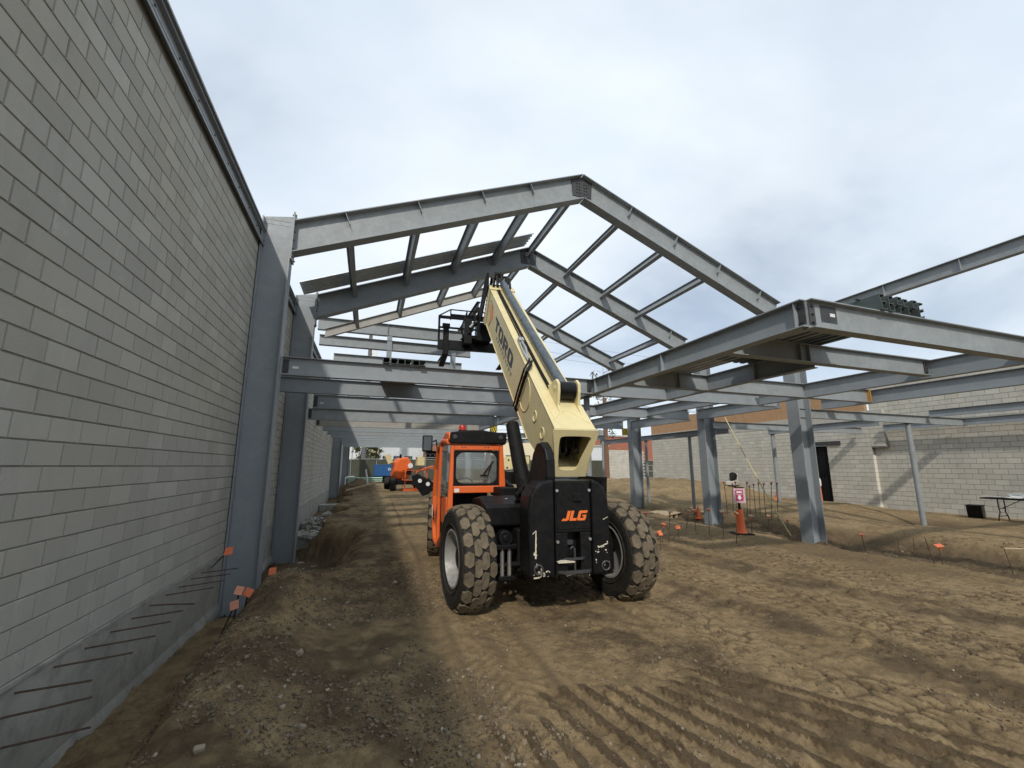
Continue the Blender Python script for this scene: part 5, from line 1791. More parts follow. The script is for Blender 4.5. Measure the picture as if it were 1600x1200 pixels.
for cx, cy, bx, by, lab in ((1403, 840, 1406, 871, 'bare upright bar, leftmost of three in the dug dirt'), (1427, 839, 1428, 865, 'thin bare bar between two thicker ones in the dug dirt'),
                            (1445, 840, 1461, 881, 'leaning bare bar left of the farthest orange cap'), (1569, 859, 1583, 898, 'bare bar at the far right with a lath beside it')):
    b_ = on_ground(bx, by)
    stake(b_, rise(b_, cx, cy), lab, 'bare bars in the dug dirt', None)
b_ = rise(on_ground(1583, 898), 1569, 858)
m = MB().tube([b_ + Vector((0, 0, 0.012)), b_ + Vector((0.5, -0.42, 0.03))], 0.02, 6)
tag(m.build('wood_lath', 'wood', None, False, tuple(b_)), 'short pale lath resting across a bare bar at the far right', 'lath')
# left: bars leaning out of the pit beside the first column
for bx, by, bz, cx, cy, cz, cp, lab in ((-2.5, 9.0, -1.76, -1.75, 6.95, -1.16, 'cap', 'orange square cap on a bar bending out of the wall, highest on the left'),
                                        (-1.98, 7.75, -2.62, -1.52, 6.55, -1.76, 'cap_faded', 'faded orange cap nearest the trench, lowest of the cluster at the first column'),
                                        (-1.85, 7.95, -2.62, -1.55, 6.85, -1.66, 'cap_faded', 'yellowish orange cap, upper one of the overlapping pair at the first column'),
                                        (-1.75, 7.9, -2.62, -1.46, 6.95, -1.72, 'cap', 'orange cap, lower one of the overlapping pair at the first column'),
                                        (-1.5, 8.5, -2.5, -1.30, 7.6, -1.60, 'cap', 'orange cap just above the dirt at the right foot of the first column')):
    rt = stake((bx, by, bz), (cx, cy, cz), lab, 'orange-capped bars at the first left column', cp, 0.35, 0.010)
    for c_ in rt.children:
        if c_.name.startswith('cap_'):
            c_.rotation_euler = (R(64) + random.uniform(-0.15, 0.15), random.uniform(-0.35, 0.35), R(-14))
            c_.scale = (0.95, 0.95, 0.95)

# cones, delineator, sign -------------------------------------------------
def cone(px, py, h, label):
    b = on_ground(px, py)
    root = empty('traffic_cone', b, random.uniform(0, 1), label, 'traffic cone', 'orange traffic cones')
    w = h * 0.29
    MB().box(-w, w, -w, w, 0, 0.03).build('base', 'safety_orange', root, bevel=0.008)
    MB().tube([(0, 0, 0.028), (0, 0, 0.06), (0, 0, h * 0.96), (0, 0, h)], [w * 0.78, w * 0.68, 0.028, 0.02], 20).build('body', 'safety_orange', root, True)


cone(1092, 811, 0.56, 'orange cone at the foot of the second right column')
cone(1216, 781, 0.62, 'orange cone on the far dirt beyond the row of tall bars')
b_ = on_ground(1159, 834)
root = empty('delineator_post', b_, R(-18), 'orange delineator post carrying a pink and white arrow sign', 'delineator')
m = MB().tube([(0, 0, 0.03), (0, 0, 0.08), (0, 0, 0.30), (0, 0, 0.66)], [0.15, 0.12, 0.10, 0.085], 20)
m.build('body', 'safety_orange', root, True)
MB().box(-0.24, 0.24, -0.24, 0.24, 0, 0.03).build('base', 'black_matt', root, bevel=0.01)
MB().cyl((0, 0, 0.6), (0, 0, 0.98), 0.035, None, 12).build('stem', 'black_matt', root)
sg = MB().box(-0.165, 0.165, -0.055, -0.04, 0.84, 1.24).build('sign_panel', 'logo_white', root)
m = MB()
m.box(-0.115, 0.115, -0.0575, -0.0555, 0.89, 1.19)
m.build('printed_field', 'magenta', sg)
m = MB()
for k in range(14):
    z = 0.845 + k * 0.029
    for x0 in (-0.163, 0.119):
        m.prism([(x0, z), (x0 + 0.042, z + 0.018), (x0 + 0.042, z + 0.03), (x0, z + 0.012)], -0.0572, -0.0552, 'xz')
for k in range(9):
    x = -0.115 + k * 0.026
    for z0 in (0.843, 1.193):
        m.prism([(x, z0), (x + 0.012, z0), (x + 0.024, z0 + 0.043), (x + 0.012, z0 + 0.043)], -0.0572, -0.0552, 'xz')
m.build('border_stripes', 'magenta', sg)
m = MB()
m.prism([(-0.035, 1.045), (0.035, 1.045), (0.035, 0.985), (0.07, 0.985), (0, 0.915), (-0.07, 0.985), (-0.035, 0.985)], -0.0592, -0.0577, 'xz')
m.box(-0.08, 0.08, -0.0592, -0.0577, 1.115, 1.155)
m.box(-0.095, 0.095, -0.0592, -0.0577, 1.072, 1.082)
m.build('arrow', 'logo_white', sg)
MB().box(-0.13, 0.14, -0.06, -0.035, 1.241, 1.27).build('clip', 'black_matt', sg)

# pale strap hanging from the joist to the ground
a_, e_ = Vector((12.6, 12.1, 1.80)), on_ground(1236, 838)
m = MB()
N_ = 40
for k in range(N_):
    p = a_.lerp(e_, k / N_)
    q = a_.lerp(e_, (k + 0.86) / N_)
    s_ = -0.10 * math.sin(math.pi * k / N_)
    s2 = -0.10 * math.sin(math.pi * (k + 0.86) / N_)
    m.tube([p + Vector((0, 0, s_)), q + Vector((0, 0, s2))], 0.028 if k > 18 else 0.02, 6)
m.tube([a_.lerp(e_, k / 20) + Vector((0, 0, -0.10 * math.sin(math.pi * k / 20))) for k in range(21)], 0.014, 6)
tag(m.build('tie_down_strap', 'strap', None, False, tuple(e_)), 'pale yellow ribbed strap running from the beam down to the dirt', 'strap')

# striped guards taped on the steel
def striped_guard(x, y, z, label, w=0.34, h=0.36):
    root = empty('striped_guard', (x, y, z), 0, label, 'hazard tape', None)
    MB().box(0, w, -0.01, 0, 0, h).build('backing', 'black_matt', root)
    m = MB()
    for k in range(-2, 5):
        pts = [(k * 0.12, 0), (k * 0.12 + 0.06, 0), (k * 0.12 + 0.06 - 0.2, h), (k * 0.12 - 0.2, h)]
        pts = [(min(max(u, 0.003), w - 0.003), v) for u, v in pts]
        if abs(pts[1][0] - pts[0][0]) + abs(pts[2][0] - pts[3][0]) > 0.02:
            m.prism([(u, v * 0.99 + 0.002) for u, v in pts], -0.013, -0.0105, 'xz')
    m.build('yellow_stripes', 'yellow', root)


striped_guard(12.28, 18.4, 1.55, 'yellow and black striped tape on the girder at the third right column')
striped_guard(5.95, 21.0, 1.75, 'yellow and black striped tape on the beam above the cab roof', 0.4, 0.42)

# plywood sheet over timber sleepers
root = empty('plywood_sheet', (13.4, 17.1, gz(13.4, 17.1) + 0.02), R(28), 'pale plywood sheet lying on timber bearers behind the right rear tyre', 'plywood')
MB().box(-1.1, 1.1, -0.65, 0.65, 0.20, 0.225).build('sheet', 'wood', root)
for x in (-0.9, -0.3, 0.3, 0.9):
    MB().box(x - 0.06, x + 0.06, -0.63, 0.63, 0.0, 0.199).build('bearer', 'wood', root)
m = MB().box(0, 2.4, -0.12, 0.12, 0, 0.04, Matrix.Translation((14.2, 15.9, gz(14.6, 15.8) + 0.16)) @ Matrix.Rotation(R(-14), 4, 'Z'))
tag(m.build('plank', 'wood'), 'long pale plank lying right of the plywood sheet', 'plank')

# folding table, bin, small stuff at the far wall
root = empty('folding_table', (21.3, 8.1, -1.9), R(90), 'dark folding table with white papers against the far wall', 'table')
m = MB().box(-1.2, 1.0, -0.38, 0.38, 0.74, 0.785)
m.build('tabletop', 'black_matt', root, bevel=0.01)
for sx, sgn in ((0.62, 1), (-0.75, 1)):
    for sy in (-0.27, 0.27):
        dy = 1 if sy > 0 else -1
        MB().tube([(sx, sy * 0.72, 0.74), (sx, sy * 0.75, 0.45), (sx, sy * 0.62, 0.30), (sx, sy * 1.05, 0.14), (sx, sy * 1.2, 0.0)], 0.018, 8).build('leg', 'black_matt', root, True)
    m = MB().tube([(sx, -0.3, 0.16), (sx, 0.3, 0.16)], 0.014, 6)
    m.tube([(sx, -0.2, 0.42), (sx, 0.2, 0.42)], 0.012, 6)
    m.tube([(sx, 0, 0.42), (sx - 0.5 * (1 if sx > 0 else -1), 0, 0.735)], 0.011, 6)
    m.build('brace', 'black_matt', root)
m = MB()
for k in range(6):
    c = (21.3 + random.uniform(-0.25, 0.2), 8.15 + random.uniform(-0.2, 0.85), -1.9 + 0.787 + 0.01 * k)
    m.box(-0.2, 0.2, -0.14, 0.14, 0, 0.008, Matrix.Translation(c) @ Matrix.Rotation(random.uniform(-0.6, 0.6), 4, 'Z') @ Matrix.Rotation(random.uniform(-0.1, 0.1), 4, 'Y'))
m.tube([(21.2, 8.0, -1.07), (21.25, 8.2, -0.97), (21.2, 8.45, -0.98), (21.15, 8.35, -1.05), (21.2, 8.1, -1.06)], 0.045, 6)
tag(m.build('paper_heap', 'white'), 'crumpled white papers and plans lying on the folding table', 'papers')
root = empty('waste_bin', (21.75, 9.62, -1.92), R(15), 'black bin standing by the far wall, left of the folding table', 'bin')
m = MB().prism([(-0.24, 0.005), (0.24, 0.005), (0.30, 0.44), (-0.30, 0.44)], -0.2, 0.2, 'xz')
m.build('body', 'black', root, bevel=0.02)
MB().box(-0.32, 0.32, -0.22, 0.22, 0.442, 0.47).build('rim', 'black_matt', root, bevel=0.01)
for px, py, h, r_, lab in ((1288, 781, 0.42, 0.07, 'short white pipe stub in front of the doorway'), (1354, 785, 0.36, 0.075, 'white pipe stub leaning by the pale wall end')):
    b_ = on_ground(px, py)
    m = MB().tube([b_ - Vector((0, 0, 0.1)), b_ + Vector((-0.03, 0.02, h))], r_, 14)
    tag(m.build('pipe_stub', 'white', None, True, tuple(b_)), lab, 'pipe')
root = empty('channeliser_post', (22.0, 15.55, gz(22.0, 15.55)), 0, 'orange post with a white band inside the black-curtained doorway', 'delineator')
MB().tube([(0, 0, 0), (0, 0, 0.9)], [0.11, 0.085], 16).build('body', 'safety_orange', root, True)
MB().tube([(0, 0, 0.905), (0, 0, 1.2), (0, 0, 1.3)], [0.12, 0.12, 0.08], 16).build('white_band', 'white', root, True)
b_ = on_ground(1146, 758)
root = empty('refuse_heap', b_, R(30), 'black bag with a white stripe on a pale concrete lump before the far wall', 'refuse')
MB().prism([(-0.55, 0.0), (0.5, 0.0), (0.45, 0.32), (-0.5, 0.26)], -0.3, 0.3, 'xz').build('concrete_lump', 'conc_pale', root, bevel=0.05)
m = MB()
m.tube([(-0.42, 0, 0.30), (-0.1, 0, 0.42), (0.15, 0, 0.60), (0.3, 0, 0.66)], [0.06, 0.17, 0.24, 0.10], 12)
m.build('black_bag', 'black_matt', root, True)
MB().box(0.20, 0.28, -0.27, -0.2, 0.32, 0.74).build('white_stripe', 'white', root)
tb = empty('steel_trestle', tuple(on_ground(1014, 752)), R(20), 'small grey steel trestle by the fence at the end of the far wall', 'trestle')
m = MB()
for x in (-0.6, 0, 0.6):
    m.tube([(x, 0, 0), (x, 0, 1.1)], 0.03, 6)
m.tube([(-0.6, 0, 1.1), (0.6, 0, 1.1)], 0.03, 6)
m.tube([(-0.6, 0, 0.7), (0.6, 0, 0.7)], 0.03, 6)
m.build('frame', 'post_grey', tb)

# trench details: old footings, rubble, pipes -------------------------------
def lump(x0, x1, y0, y1, z0, z1, label, seed=0):
    r_ = random.Random(seed)
    m = MB()
    nx_, ny_ = 6, 4
    m.box(x0, x1, y0, y1, z0, z1)
    ob = m.build('concrete_footing', 'concrete', None, False, ((x0 + x1) / 2, (y0 + y1) / 2, z0), bevel=0.03, seg=2)
    tag(ob, label, 'footing', 'old concrete footings in the trench')


lump(-2.45, -1.45, 15.9, 16.7, -3.0, -2.38, 'old concrete footing right of the second left column, with rubble on top', 1)
lump(-2.45, -0.95, 19.4, 20.2, -3.0, -2.30, 'old concrete footing farther along the trench, ledge shaped', 2)
lump(-2.45, -1.05, 26.0, 26.9, -3.0, -2.15, 'low concrete footing far down the trench near the third column', 3)
m = MB()
random.seed(3)


def stone_verts(mb, c, s, rnd):
    mt = Matrix.Translation(c) @ Matrix.Rotation(rnd.uniform(0, 6.3), 4, 'Z') @ Matrix.Rotation(rnd.uniform(0, 6.3), 4, 'X')
    vs = []
    for sx in (-1, 1):
        for sy in (-1, 1):
            for sz in (-1, 1):
                vs.append(mt @ Vector((sx * s * rnd.uniform(0.35, 0.65), sy * s * rnd.uniform(0.3, 0.6), sz * s * rnd.uniform(0.2, 0.45))))
    mb.add(vs, [(0, 1, 3, 2), (4, 6, 7, 5), (0, 4, 5, 1), (2, 3, 7, 6), (0, 2, 6, 4), (1, 5, 7, 3)])


for (x0, x1, y0, y1, z, n_) in ((-2.4, -1.5, 15.8, 16.8, -2.36, 120), (-2.4, -1.3, 17.0, 19.3, None, 120), (-2.35, -1.2, 19.3, 20.3, -2.28, 60)):
    for _ in range(n_):
        x, y = random.uniform(x0, x1), random.uniform(y0, y1)
        zz = (gz(x, y) if z is None else z) + 0.03
        stone_verts(m, (x, y, zz), random.uniform(0.05, 0.2), random)
tag(m.build('rubble', paint('pale_rubble', (0.36, 0.35, 0.31), 0.25, 9, 0.95, 0.0, 0.2)), kind='stuff')
# pebbles and crumbs
m = MB()
rp = random.Random(14)
n0 = 40000
uu = rng.random(n0)
px_ = np.where(uu < 0.52, rng.uniform(-1.9, 1.6, n0), np.where(uu < 0.88, rng.uniform(0.5, 9, n0), rng.uniform(10.4, 15, n0)))
py_ = np.where(uu < 0.52, 2.2 + 6.8 * rng.random(n0) ** 1.4, np.where(uu < 0.88, 2.0 + 9 * rng.random(n0) ** 1.3, rng.uniform(3, 16, n0)))
ok_ = fbm(px_, py_, 1.3, 4) + 0.10 * (px_ < 0.6) - 0.25 * sst(0.8, 1.5, px_) * (uu < 0.52) > 0.02
for x, y, u, ok in zip(px_, py_, uu, ok_):
    if not ok:
        continue
    s_ = 0.006 + (0.027 if x < 1.2 else 0.018) * rp.random() ** 3.6
    if u >= 0.88:
        s_ *= 2.0
    stone_verts(m, (x, y, 0), s_, rp)
V_ = np.array(m.v).reshape(-1, 8, 3)
cx_ = V_[:, :, 0].mean(1)
cy_ = V_[:, :, 1].mean(1)
V_[:, :, 2] += (ground(cx_, cy_)[0] + 0.003)[:, None]
m.v = [tuple(q) for q in V_.reshape(-1, 3)]
PEB = NT('pebbles')
ri_ = PEB.node('ShaderNodeNewGeometry').outputs['Random Per Island']
tag(m.build('gravel', PEB.done(PEB.ramp(ri_, [(0.0, (0.10, 0.075, 0.047)), (0.6, (0.155, 0.118, 0.074)), (0.94, (0.21, 0.165, 0.11)), (1.0, (0.32, 0.285, 0.22))]), 0.95)), kind='stuff')
for px, py, s_, lab in ((472, 1138, 0.055, 'pale squarish stone in the left foreground dirt'), (467, 1024, 0.075, 'pale broken stone left of centre on the dirt'), (617, 913, 0.08, 'small pale stone left of the left rear wheel'),
                        (718, 1182, 0.04, 'small stone at the bottom edge below the loader'), (310, 1177, 0.06, 'pale stone in the gravel at the bottom left'), (441, 1110, 0.055, 'flat stone above the squarish pale one'),
                        (1010, 905, 0.16, 'flat timber-like chip by the right rear wheel')):
    b_ = on_ground(px, py)
    m = MB()
    stone_verts(m, b_ + Vector((0, 0, s_ * 0.15)), s_, random.Random(px))
    tag(m.build('stone', paint('stone_%d' % px, (0.27, 0.225, 0.16), 0.15, 12, 0.9, 0.0, 0.15), None, False, tuple(b_), bevel=0.012), lab, 'stone')
root = empty('pipe_run', (-1.9, 46.0, -1.2), 0, 'pale green and white plastic pipes stacked low in front of the green fence', 'pipes')
for k in range(3):
    MB().tube([(-0.1, 0.3 + k * 0.1, -0.05 - k * 0.16), (3.4, 0.5 + k * 0.1, -0.02 - k * 0.17)], 0.07, 10).build('pipe', 'pipe_green', root, True)
MB().tube([(-0.15, -1.0, -1.0), (-0.15, -1.0, 0.05), (0.1, -0.9, 0.12), (0.6, 0.3, 0.12)], 0.07, 10).build('elbow_pipe', 'white', root, True)
b_ = on_ground(575, 757)
tag(MB().tube([b_ - Vector((0, 0, 0.2)), b_ + Vector((-0.25, 0, 1.3))], 0.07, 8).build('marker_stake', 'white', None, True, tuple(b_)), 'white marker stake leaning in the dark dirt heap by the fence', 'stake')
b_ = on_ground(552, 768)
tag(MB().tube([b_ + Vector((-0.5, 0, 0.05)), b_ + Vector((1.3, 0.5, 0.5))], 0.07, 6).build('timber_length', 'wood', None, False, tuple(b_)), 'pale timber lying slanted on the dark dirt heap', 'timber')

# ------------------------------------------------------------------ machines behind
LX, LY = 2.9, 34.6
bl = empty('boom_lift', (LX, LY, gz(LX, LY)), R(10), 'small orange boom lift parked far down the lane, left of the cab', 'boom lift')
m = MB()
m.prism([(-1.15, 1.05), (-1.0, 2.15), (-0.72, 2.5), (0.0, 2.58), (0.28, 2.1), (0.30, 1.3), (0.0, 0.85), (-0.85, 0.82)], -0.6, 0.6, 'xz')
hd = m.build('hood', 'orange', bl, bevel=0.16, seg=3)
m = MB().tube([(-0.62, -0.5, 2.5), (-0.62, -0.5, 2.78)], 0.08, 10)
m.build('exhaust', 'black_matt', hd, True)
MB().tube([(0.16, -0.63, 1.9), (0.16, -0.6, 1.9)], 0.2, 16).build('round_decal', 'white', hd)
MB().box(-1.1, 1.4, -0.9, 0.9, 0.45, 0.8).build('chassis', 'black_matt', bl, bevel=0.04)
for x, y in ((-1.2, -1.0), (-1.2, 1.0), (1.3, -1.0), (1.3, 1.0)):
    w_ = empty('wheel')
    w_.parent = bl
    w_.location = (x, y, 0.5)
    w_.rotation_euler = (0, 0, R(90 if y < 0 else -90) + R(70 if x < 0 else 0))
    m = MB()
    m.lathe([(0.27, -0.18), (0.45, -0.2), (0.5, -0.15), (0.5, 0.15), (0.45, 0.2), (0.27, 0.18)], idm, 24)
    m.build('tyre', 'rubber', w_, True)
    m = MB()
    m.lathe([(0.27, -0.17), (0.25, -0.12), (0.02, -0.1)], idm, 20)
    m.build('rim', 'rim', w_, True)
cg = empty('platform_cage')
cg.parent = bl
cg.location = (-0.45, -1.5, 0)
m = MB()
for x in (0, 0.85, 1.7):
    m.tube([(x, 0, 0.12), (x, 0, 1.55)], 0.035, 6)
    m.tube([(x, 0.75, 0.12), (x, 0.75, 1.55)], 0.035, 6)
for z in (0.8, 1.55):
    m.tube([(0, 0, z), (1.7, 0, z), (1.7, 0.75, z), (0, 0.75, z), (0, 0, z)], 0.035, 6)
m.build('rail', 'orange', cg)
m = MB().box(-0.1, 2.0, -0.05, 0.8, -0.02, 0.16)
m.build('deck', 'orange', cg, bevel=0.02)
MB().box(0.2, 0.5, 0.1, 0.4, 1.2, 1.65).build('control_console', 'black_matt', cg)
m = MB()
m.box(0.35, 0.75, -0.35, -0.1, 2.3, 3.0, Matrix.Rotation(R(-24), 4, 'Y') @ Matrix.Translation((-0.9, 0, 0.15)))
m.build('boom_pad', 'cream', bl)
MB().box(0.9, 1.5, 0.0, 0.6, 1.9, 2.6).build('tool_box', 'cream', bl, bevel=0.03)
m = MB()
m.tube([(0.9, 0.3, 1.4), (2.2, 0.2, 1.85), (3.0, 0.1, 1.4)], 0.07, 8)
m.tube([(1.2, 0.6, 1.7), (2.7, 0.6, 1.65)], 0.06, 8)
m.build('rear_rail', 'orange_dull', bl)

TX, TY = 1.75, 50.0
tr = empty('welder_trailer', (TX, TY, gz(TX, TY)), R(6), 'blue boxed welder on a small trailer by the green fence', 'trailer')
box_ = MB().box(-1.1, 1.25, -0.5, 0.5, 0.75, 1.95).build('housing', 'blue', tr, bevel=0.04)
MB().box(-1.12, 1.27, -0.52, 0.52, 1.952, 2.03).build('lid', 'blue', box_, bevel=0.02)
m = MB()
m.tube([(0.5 + 0.12 * math.cos(a), -0.505, 1.5 + 0.12 * math.sin(a)) for a in [k * math.pi / 10 for k in range(21)]], 0.035, 6)
m.box(0.68, 1.05, -0.508, -0.502, 1.43, 1.54)
m.build('white_emblem', 'logo_white', box_)
MB().box(-1.15, 1.2, -0.55, 0.55, 0.5, 0.74).build('frame', 'black_matt', tr)
for y in (-0.62, 0.62):
    w_ = empty('wheel')
    w_.parent = tr
    w_.location = (0.15, y, 0.33)
    w_.rotation_euler = (0, 0, R(90 if y < 0 else -90))
    m = MB()
    m.lathe([(0.18, -0.09), (0.30, -0.1), (0.34, -0.06), (0.34, 0.06), (0.30, 0.1), (0.18, 0.09)], idm, 20)
    m.build('tyre', 'rubber', w_, True)
    m = MB()
    m.lathe([(0.185, -0.085), (0.17, -0.05), (0.02, -0.06)], idm, 16)
    m.build('rim', 'white', w_, True)
MB().tube([(0.55, -0.62, 0.5), (0.4, -0.62, 0.72), (-0.1, -0.62, 0.72), (-0.25, -0.62, 0.5)], 0.05, 6).build('mudguard', 'black_matt', tr)

CX_, CY_ = 10.3, 29.0
ct = empty('parked_telehandler', (CX_, CY_, gz(CX_, CY_)), R(-20), 'second machine with a cream boom, parked behind the cab', 'telehandler')
m = MB()
m.box(-1.1, 0.9, -0.4, 0.4, 1.6, 2.55)
bm2 = m.build('boom_tail', 'cream', ct, bevel=0.03)
m = MB()
for x, z in ((-0.6, 2.3), (-0.2, 2.2), (0.3, 1.75), (-0.7, 1.75), (0.5, 2.25)):
    m.tube([(x, -0.41, z), (x, -0.39, z)], 0.07, 10)
m.build('pin', 'black_matt', bm2)
MB().box(-1.6, 1.6, -0.8, 0.8, 0.6, 1.55).build('body', 'black', ct, bevel=0.08)
for x in (-1.3, 1.3):
    for y in (-0.9, 0.9):
        w_ = empty('wheel')
        w_.parent = ct
        w_.location = (x, y, 0.6)
        w_.rotation_euler = (0, 0, R(90 if y < 0 else -90))
        m = MB()
        m.lathe([(0.3, -0.18), (0.5, -0.2), (0.6, -0.15), (0.6, 0.15), (0.5, 0.2), (0.3, 0.18)], idm, 24)
        m.build('tyre', 'rubber', w_, True)
        m = MB()
        m.lathe([(0.3, -0.17), (0.27, -0.1), (0.02, -0.08)], idm, 18)
        m.build('rim', 'rim', w_, True)

# ------------------------------------------------------------------ fence and street behind
fn = empty('screen_fence', (10, 55, -1.9), 0, 'chain-link fence covered with dark green screen cloth across the far end', 'fence')
for k in range(19):
    x0 = -18 + k * 3.0
    m = MB()
    nseg = 6
    for j in range(nseg):
        a, b2 = x0 + 3.0 * j / nseg, x0 + 3.0 * (j + 1) / nseg
        o1, o2 = 0.03 * math.sin(j * 2.1 + k), 0.03 * math.sin((j + 1) * 2.1 + k)
        m.add([(a, o1, 0.02), (b2, o2, 0.02), (b2, o2, 2.68), (a, o1, 2.68)], [(0, 1, 2, 3)])
        m.add([(a, o1 + 0.01, 0.02), (b2, o2 + 0.01, 0.02), (b2, o2 + 0.01, 2.68), (a, o1 + 0.01, 2.68)], [(3, 2, 1, 0)])
    m.build('screen_panel', 'mesh_green', fn)
    MB().tube([(x0, -0.06, 0), (x0, -0.06, 2.78)], 0.035, 8).build('post', 'post_grey', fn)
MB().tube([(-28, -0.06, 2.74), (48, -0.06, 2.74)], 0.03, 8).build('top_rail', 'post_grey', fn)

fw = empty('block_wall', (32, 48, -2), 0, 'small far piece of pale block wall right of the boom foot', 'wall')
m = MB()
for k in range(20):
    for j in range(14):
        x0 = -2.4 + j * BL - (BL / 2 if k % 2 else 0)
        m.box(x0, x0 + BL - 0.015, -0.1, 0.0, k * BH, k * BH + BH - 0.015)
tag(m.build('block_courses', 'block_far', fw), kind='stuff')
MB().box(-2.6, 3.1, 0.001, 0.3, 0, 4.08).build('mortar_bed', 'mortar', fw)


def building(name, label, x0, x1, y0, y1, z1, mat, roof_mat='conc_pale'):
    root = empty(name, ((x0 + x1) / 2, y0, -1.9), 0, label, 'building')
    w, d = (x1 - x0) / 2, y1 - y0
    MB().box(-w, w, 0, d, 0, z1 + 1.9).build('wall', mat, root)
    MB().box(-w - 0.15, w + 0.15, -0.15, d + 0.15, z1 + 1.902, z1 + 2.15).build('roof', roof_mat, root)
    return root, w


CORR = paint('pale_corrugated_cladding', (0.62, 0.65, 0.66), 0.06, 1.0, 0.6, 0.0, 0.02, (0.45, 0.46, 0.46), 0.3)
CREAMW = paint('sunlit_cream_wall', (0.72, 0.63, 0.44), 0.05, 0.6, 0.85)
WHITEW = paint('white_render', (0.68, 0.68, 0.68), 0.05, 0.6, 0.8)
REDB = paint('red_brick_far', (0.33, 0.13, 0.085), 0.15, 0.8, 0.85, 0.0, 0.05, (0.25, 0.1, 0.07), 0.3)
BROWN = paint('brown_fascia', (0.27, 0.14, 0.09), 0.12, 1.2, 0.8)
WIN = paint('dark_window', (0.03, 0.034, 0.038), 0.2, 2, 0.2)

root, w = building('workshop', 'pale corrugated workshop beyond the fence with a band of windows', 1.7, 9.0, 74, 82, 8.5, CORR)
m = MB()
for k in range(36):
    x = -w + 0.1 + k * 0.2
    m.box(x, x + 0.09, -0.06, -0.001, 2.6 + 1.0, 10.3)
tag(m.build('cladding_ribs', CORR, root), kind='stuff')
for k in range(3):
    wd_ = MB().box(-w + 0.55 + k * 1.75, -w + 1.95 + k * 1.75, -0.05, -0.002, 2.3, 3.55).build('window', WIN, root)
    mm = MB()
    for j in range(1, 5):
        mm.box(-w + 0.55 + k * 1.75 + j * 0.28 - 0.02, -w + 0.55 + k * 1.75 + j * 0.28 + 0.02, -0.075, -0.052, 2.3, 3.55)
    tag(mm.build('glazing_bars', 'post_grey', wd_), kind='stuff')
m = MB()
for k in range(4):
    m.box(2.0 + k * 0.22, 2.0 + k * 0.22 + 0.15, -0.09, -0.065, 5.2, 5.5)
m.build('house_number', 'black_matt', root)
root, w = building('brown_shopfront', 'brown-roofed open shopfront beyond the fence with a dark interior', 9.1, 19.5, 72, 80, 3.6, BROWN, BROWN)
MB().box(-w + 0.1, w - 0.1, -0.02, -0.001, 0.2, 4.3).build('opening', 'black_matt', root)  # black sheet stands in for the shaded interior
MB().box(-w - 0.2, w + 0.2, -1.5, -0.16, 4.4, 5.35).build('canopy', BROWN, root)
m = MB()
for k in range(14):
    x = -w + 0.4 + k * 0.75
    m.tube([(x + 0.36 * math.cos(a), -0.4, 3.6 + 0.36 * math.sin(a)) for a in [math.pi * j / 8 for j in range(9)]], 0.035, 5)
m.tube([(-w, -0.4, 3.3), (w, -0.4, 3.3)], 0.05, 6)
m.build('scalloped_railing', 'post_grey', root)
root, w = building('tan_building', 'tan wall of a low building behind the cab and boom', 20.0, 40.0, 76, 86, 5.0, CREAMW)
for k in range(3):
    MB().box(-w + 1.5 + k * 3.2, -w + 3.3 + k * 3.2, -0.05, -0.002, 2.4, 3.9).build('window', WIN, root)
building('cream_building', 'sunlit cream wall between two trees beyond the fence', -0.9, 1.75, 84, 92, 7.5, CREAMW)
root, w = building('white_building', 'narrow white building at the left end beyond the fence', -6.5, -1.5, 70, 80, 7.0, WHITEW)
MB().box(w - 1.0, w - 0.9, -0.06, -0.001, 0.5, 8.5).build('downpipe', 'post_grey', root)
root, w = building('brick_building', 'red brick building beyond the fence, right of the third right column', 40.5, 55, 70, 82, 5.6, REDB)
MB().box(-w + 2.2, -w + 5.2, -0.05, -0.002, 2.0, 4.2).build('sign_board', WHITEW, root)
MB().box(-w + 1.0, -w + 3.4, 2.0, 4.5, 7.76, 8.9).build('roof_unit', 'post_grey', root)
root, w = building('grey_shed', 'pale grey shed beyond the fence, right of the boom foot', 31, 38.5, 62, 68, 3.2, CORR)

# trees ---------------------------------------------------------------------
LEAF = NT('foliage')
LEAF = LEAF.done(LEAF.ramp(LEAF.node('ShaderNodeNewGeometry').outputs['Random Per Island'], [(0.0, (0.03, 0.045, 0.014)), (0.5, (0.065, 0.085, 0.025)), (1.0, (0.12, 0.135, 0.05))]), 0.7)


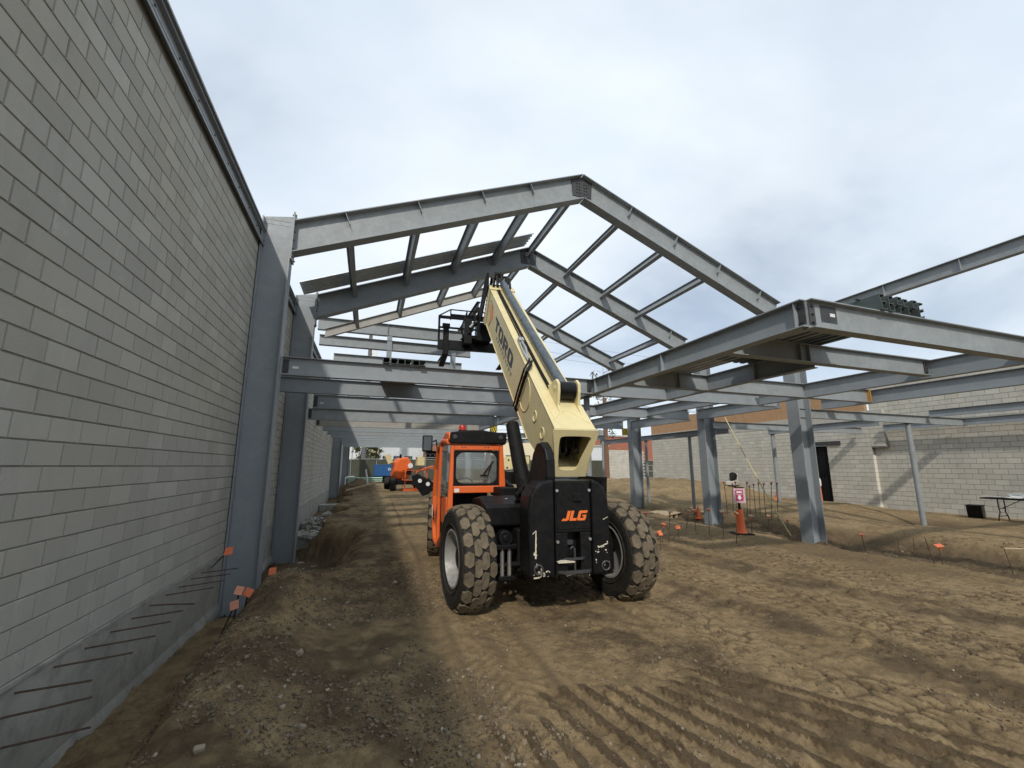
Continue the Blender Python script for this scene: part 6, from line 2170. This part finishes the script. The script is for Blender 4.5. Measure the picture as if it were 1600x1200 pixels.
def tree(x, y, h, cr, label, n=900, sparse=1.0, leaf=0.16):
    root = empty('tree', (x, y, -1.9), 0, label, 'tree')
    rr = random.Random(int(x * 31 + y))
    m = MB()
    m.tube([(0, 0, 0), (0.1, 0, h * 0.35), (-0.05, 0.1, h * 0.7), (0, 0, h * 0.95)], [0.16 + h * 0.008, 0.14, 0.09, 0.03], 8)
    tips = []
    for k in range(11):
        z = h * (0.35 + 0.055 * k)
        a = k * 2.4
        L = cr * (0.5 + 0.5 * rr.random()) * sparse
        p = (L * math.cos(a), L * math.sin(a), z + L * 0.4)
        m.tube([(0, 0, z), (p[0] * 0.5, p[1] * 0.5, z + L * 0.12), p], [0.06, 0.04, 0.015], 6)
        tips.append(p)
    m.build('trunk', paint('bark_%d' % int(x), (0.1, 0.08, 0.06), 0.2, 4, 0.9), root)
    lf = MB()
    for _ in range(n):
        t_ = rr.choice(tips)
        c = Vector(t_) + Vector((rr.gauss(0, cr * 0.27), rr.gauss(0, cr * 0.27), rr.gauss(0, cr * 0.24)))
        a, b2 = Vector((rr.uniform(-1, 1), rr.uniform(-1, 1), rr.uniform(-1, 1))).normalized(), Vector((rr.uniform(-1, 1), rr.uniform(-1, 1), rr.uniform(-1, 1))).normalized()
        s_ = leaf * rr.uniform(0.6, 1.5)
        lf.add([c - a * s_, c + b2 * s_ * 0.5, c + a * s_, c - b2 * s_ * 0.5], [(0, 1, 2, 3)])
    o_ = lf.build('crown', LEAF, root)


tree(-0.75, 66, 7.0, 1.05, 'dark green tree beyond the fence, left of the cream wall', 1500, 1.0, 0.2)
tree(1.15, 69, 6.2, 0.75, 'small tree beyond the fence against the pale workshop corner', 700, 1.0, 0.18)
tree(43.0, 70, 22.2, 2.0, 'top of a tall sparse tree showing above the long girder', 420, 1.0, 0.28)
# utility poles and wires
def pole(x, y, z1, r_, label, arm=True, box=False):
    root = empty('utility_pole', (x, y, -2.2), 0, label, 'utility pole', None)
    MB().cyl((0, 0, 0), (0, 0, z1 + 2.2), r_ * 1.1, r_ * 0.8, 12).build('shaft', paint('weathered_pole_%d' % int(x), (0.17, 0.09, 0.055) if x > 0 else (0.13, 0.13, 0.13), 0.2, 3, 0.9), root, True)
    if arm:
        MB().box(-1.2, 1.2, -0.06, 0.06, z1 + 1.3, z1 + 1.45).build('crossarm', 'wood', root)
    if box:
        MB().box(0.35, 0.95, -0.3, 0.3, z1 - 2.2, z1 - 0.4).build('transformer', 'white', root, bevel=0.05)
        MB().box(-0.2, 0.5, -0.05, 0.05, z1 - 1.3, z1 - 1.2).build('bracket', 'steel_dark', root)
        MB().tube([(-0.5, 0, z1 + 2.0), (0.3, 0, z1 + 2.15), (0.9, 0, z1 + 1.9)], 0.06, 6).build('lamp_arm', 'steel_dark', root)


pole(24.6, 40.0, 7.5, 0.26, 'brown timber utility pole right of the boom foot')
pole(-0.62, 60.0, 19.0, 0.3, 'far pole with a white transformer, seen between level beams left of the forks', False, True)
wires = []
for k, (p0, p1, sag) in enumerate((((23.5, 40, 7.3), (60, 52, 9.5), 0.9), ((25.7, 40, 7.3), (62, 50, 9.0), 1.0), ((24.6, 40, 5.8), (60, 46, 6.2), 1.0), ((24.6, 40, 5.0), (8, 60, 5.4), 0.7), ((18, 75, 24.0), (75, 75, 21.5), 0.5), ((18, 75, 23.0), (75, 75, 20.2), 0.5), ((18, 75, 26.0), (75, 75, 23.6), 0.5))):
    p0, p1 = Vector(p0), Vector(p1)
    m = MB().tube([p0.lerp(p1, j / 12) - Vector((0, 0, sag * 4 * (j / 12) * (1 - j / 12))) for j in range(13)], 0.022, 4)
    tag(m.build('overhead_wire', 'wire', None, False, tuple(p0)), ['upper wire running right from the crossarm of the brown pole', 'second wire running right from the crossarm of the brown pole', 'slack wire running right from halfway up the brown pole', 'lowest wire running left from the brown pole', 'middle of three wires crossing the sky behind the right roof slope', 'lowest of three wires crossing the sky behind the right roof slope', 'highest of three wires crossing the sky behind the right roof slope'][k], 'wire',
        'wires at the brown pole' if k < 4 else 'wires behind the roof')
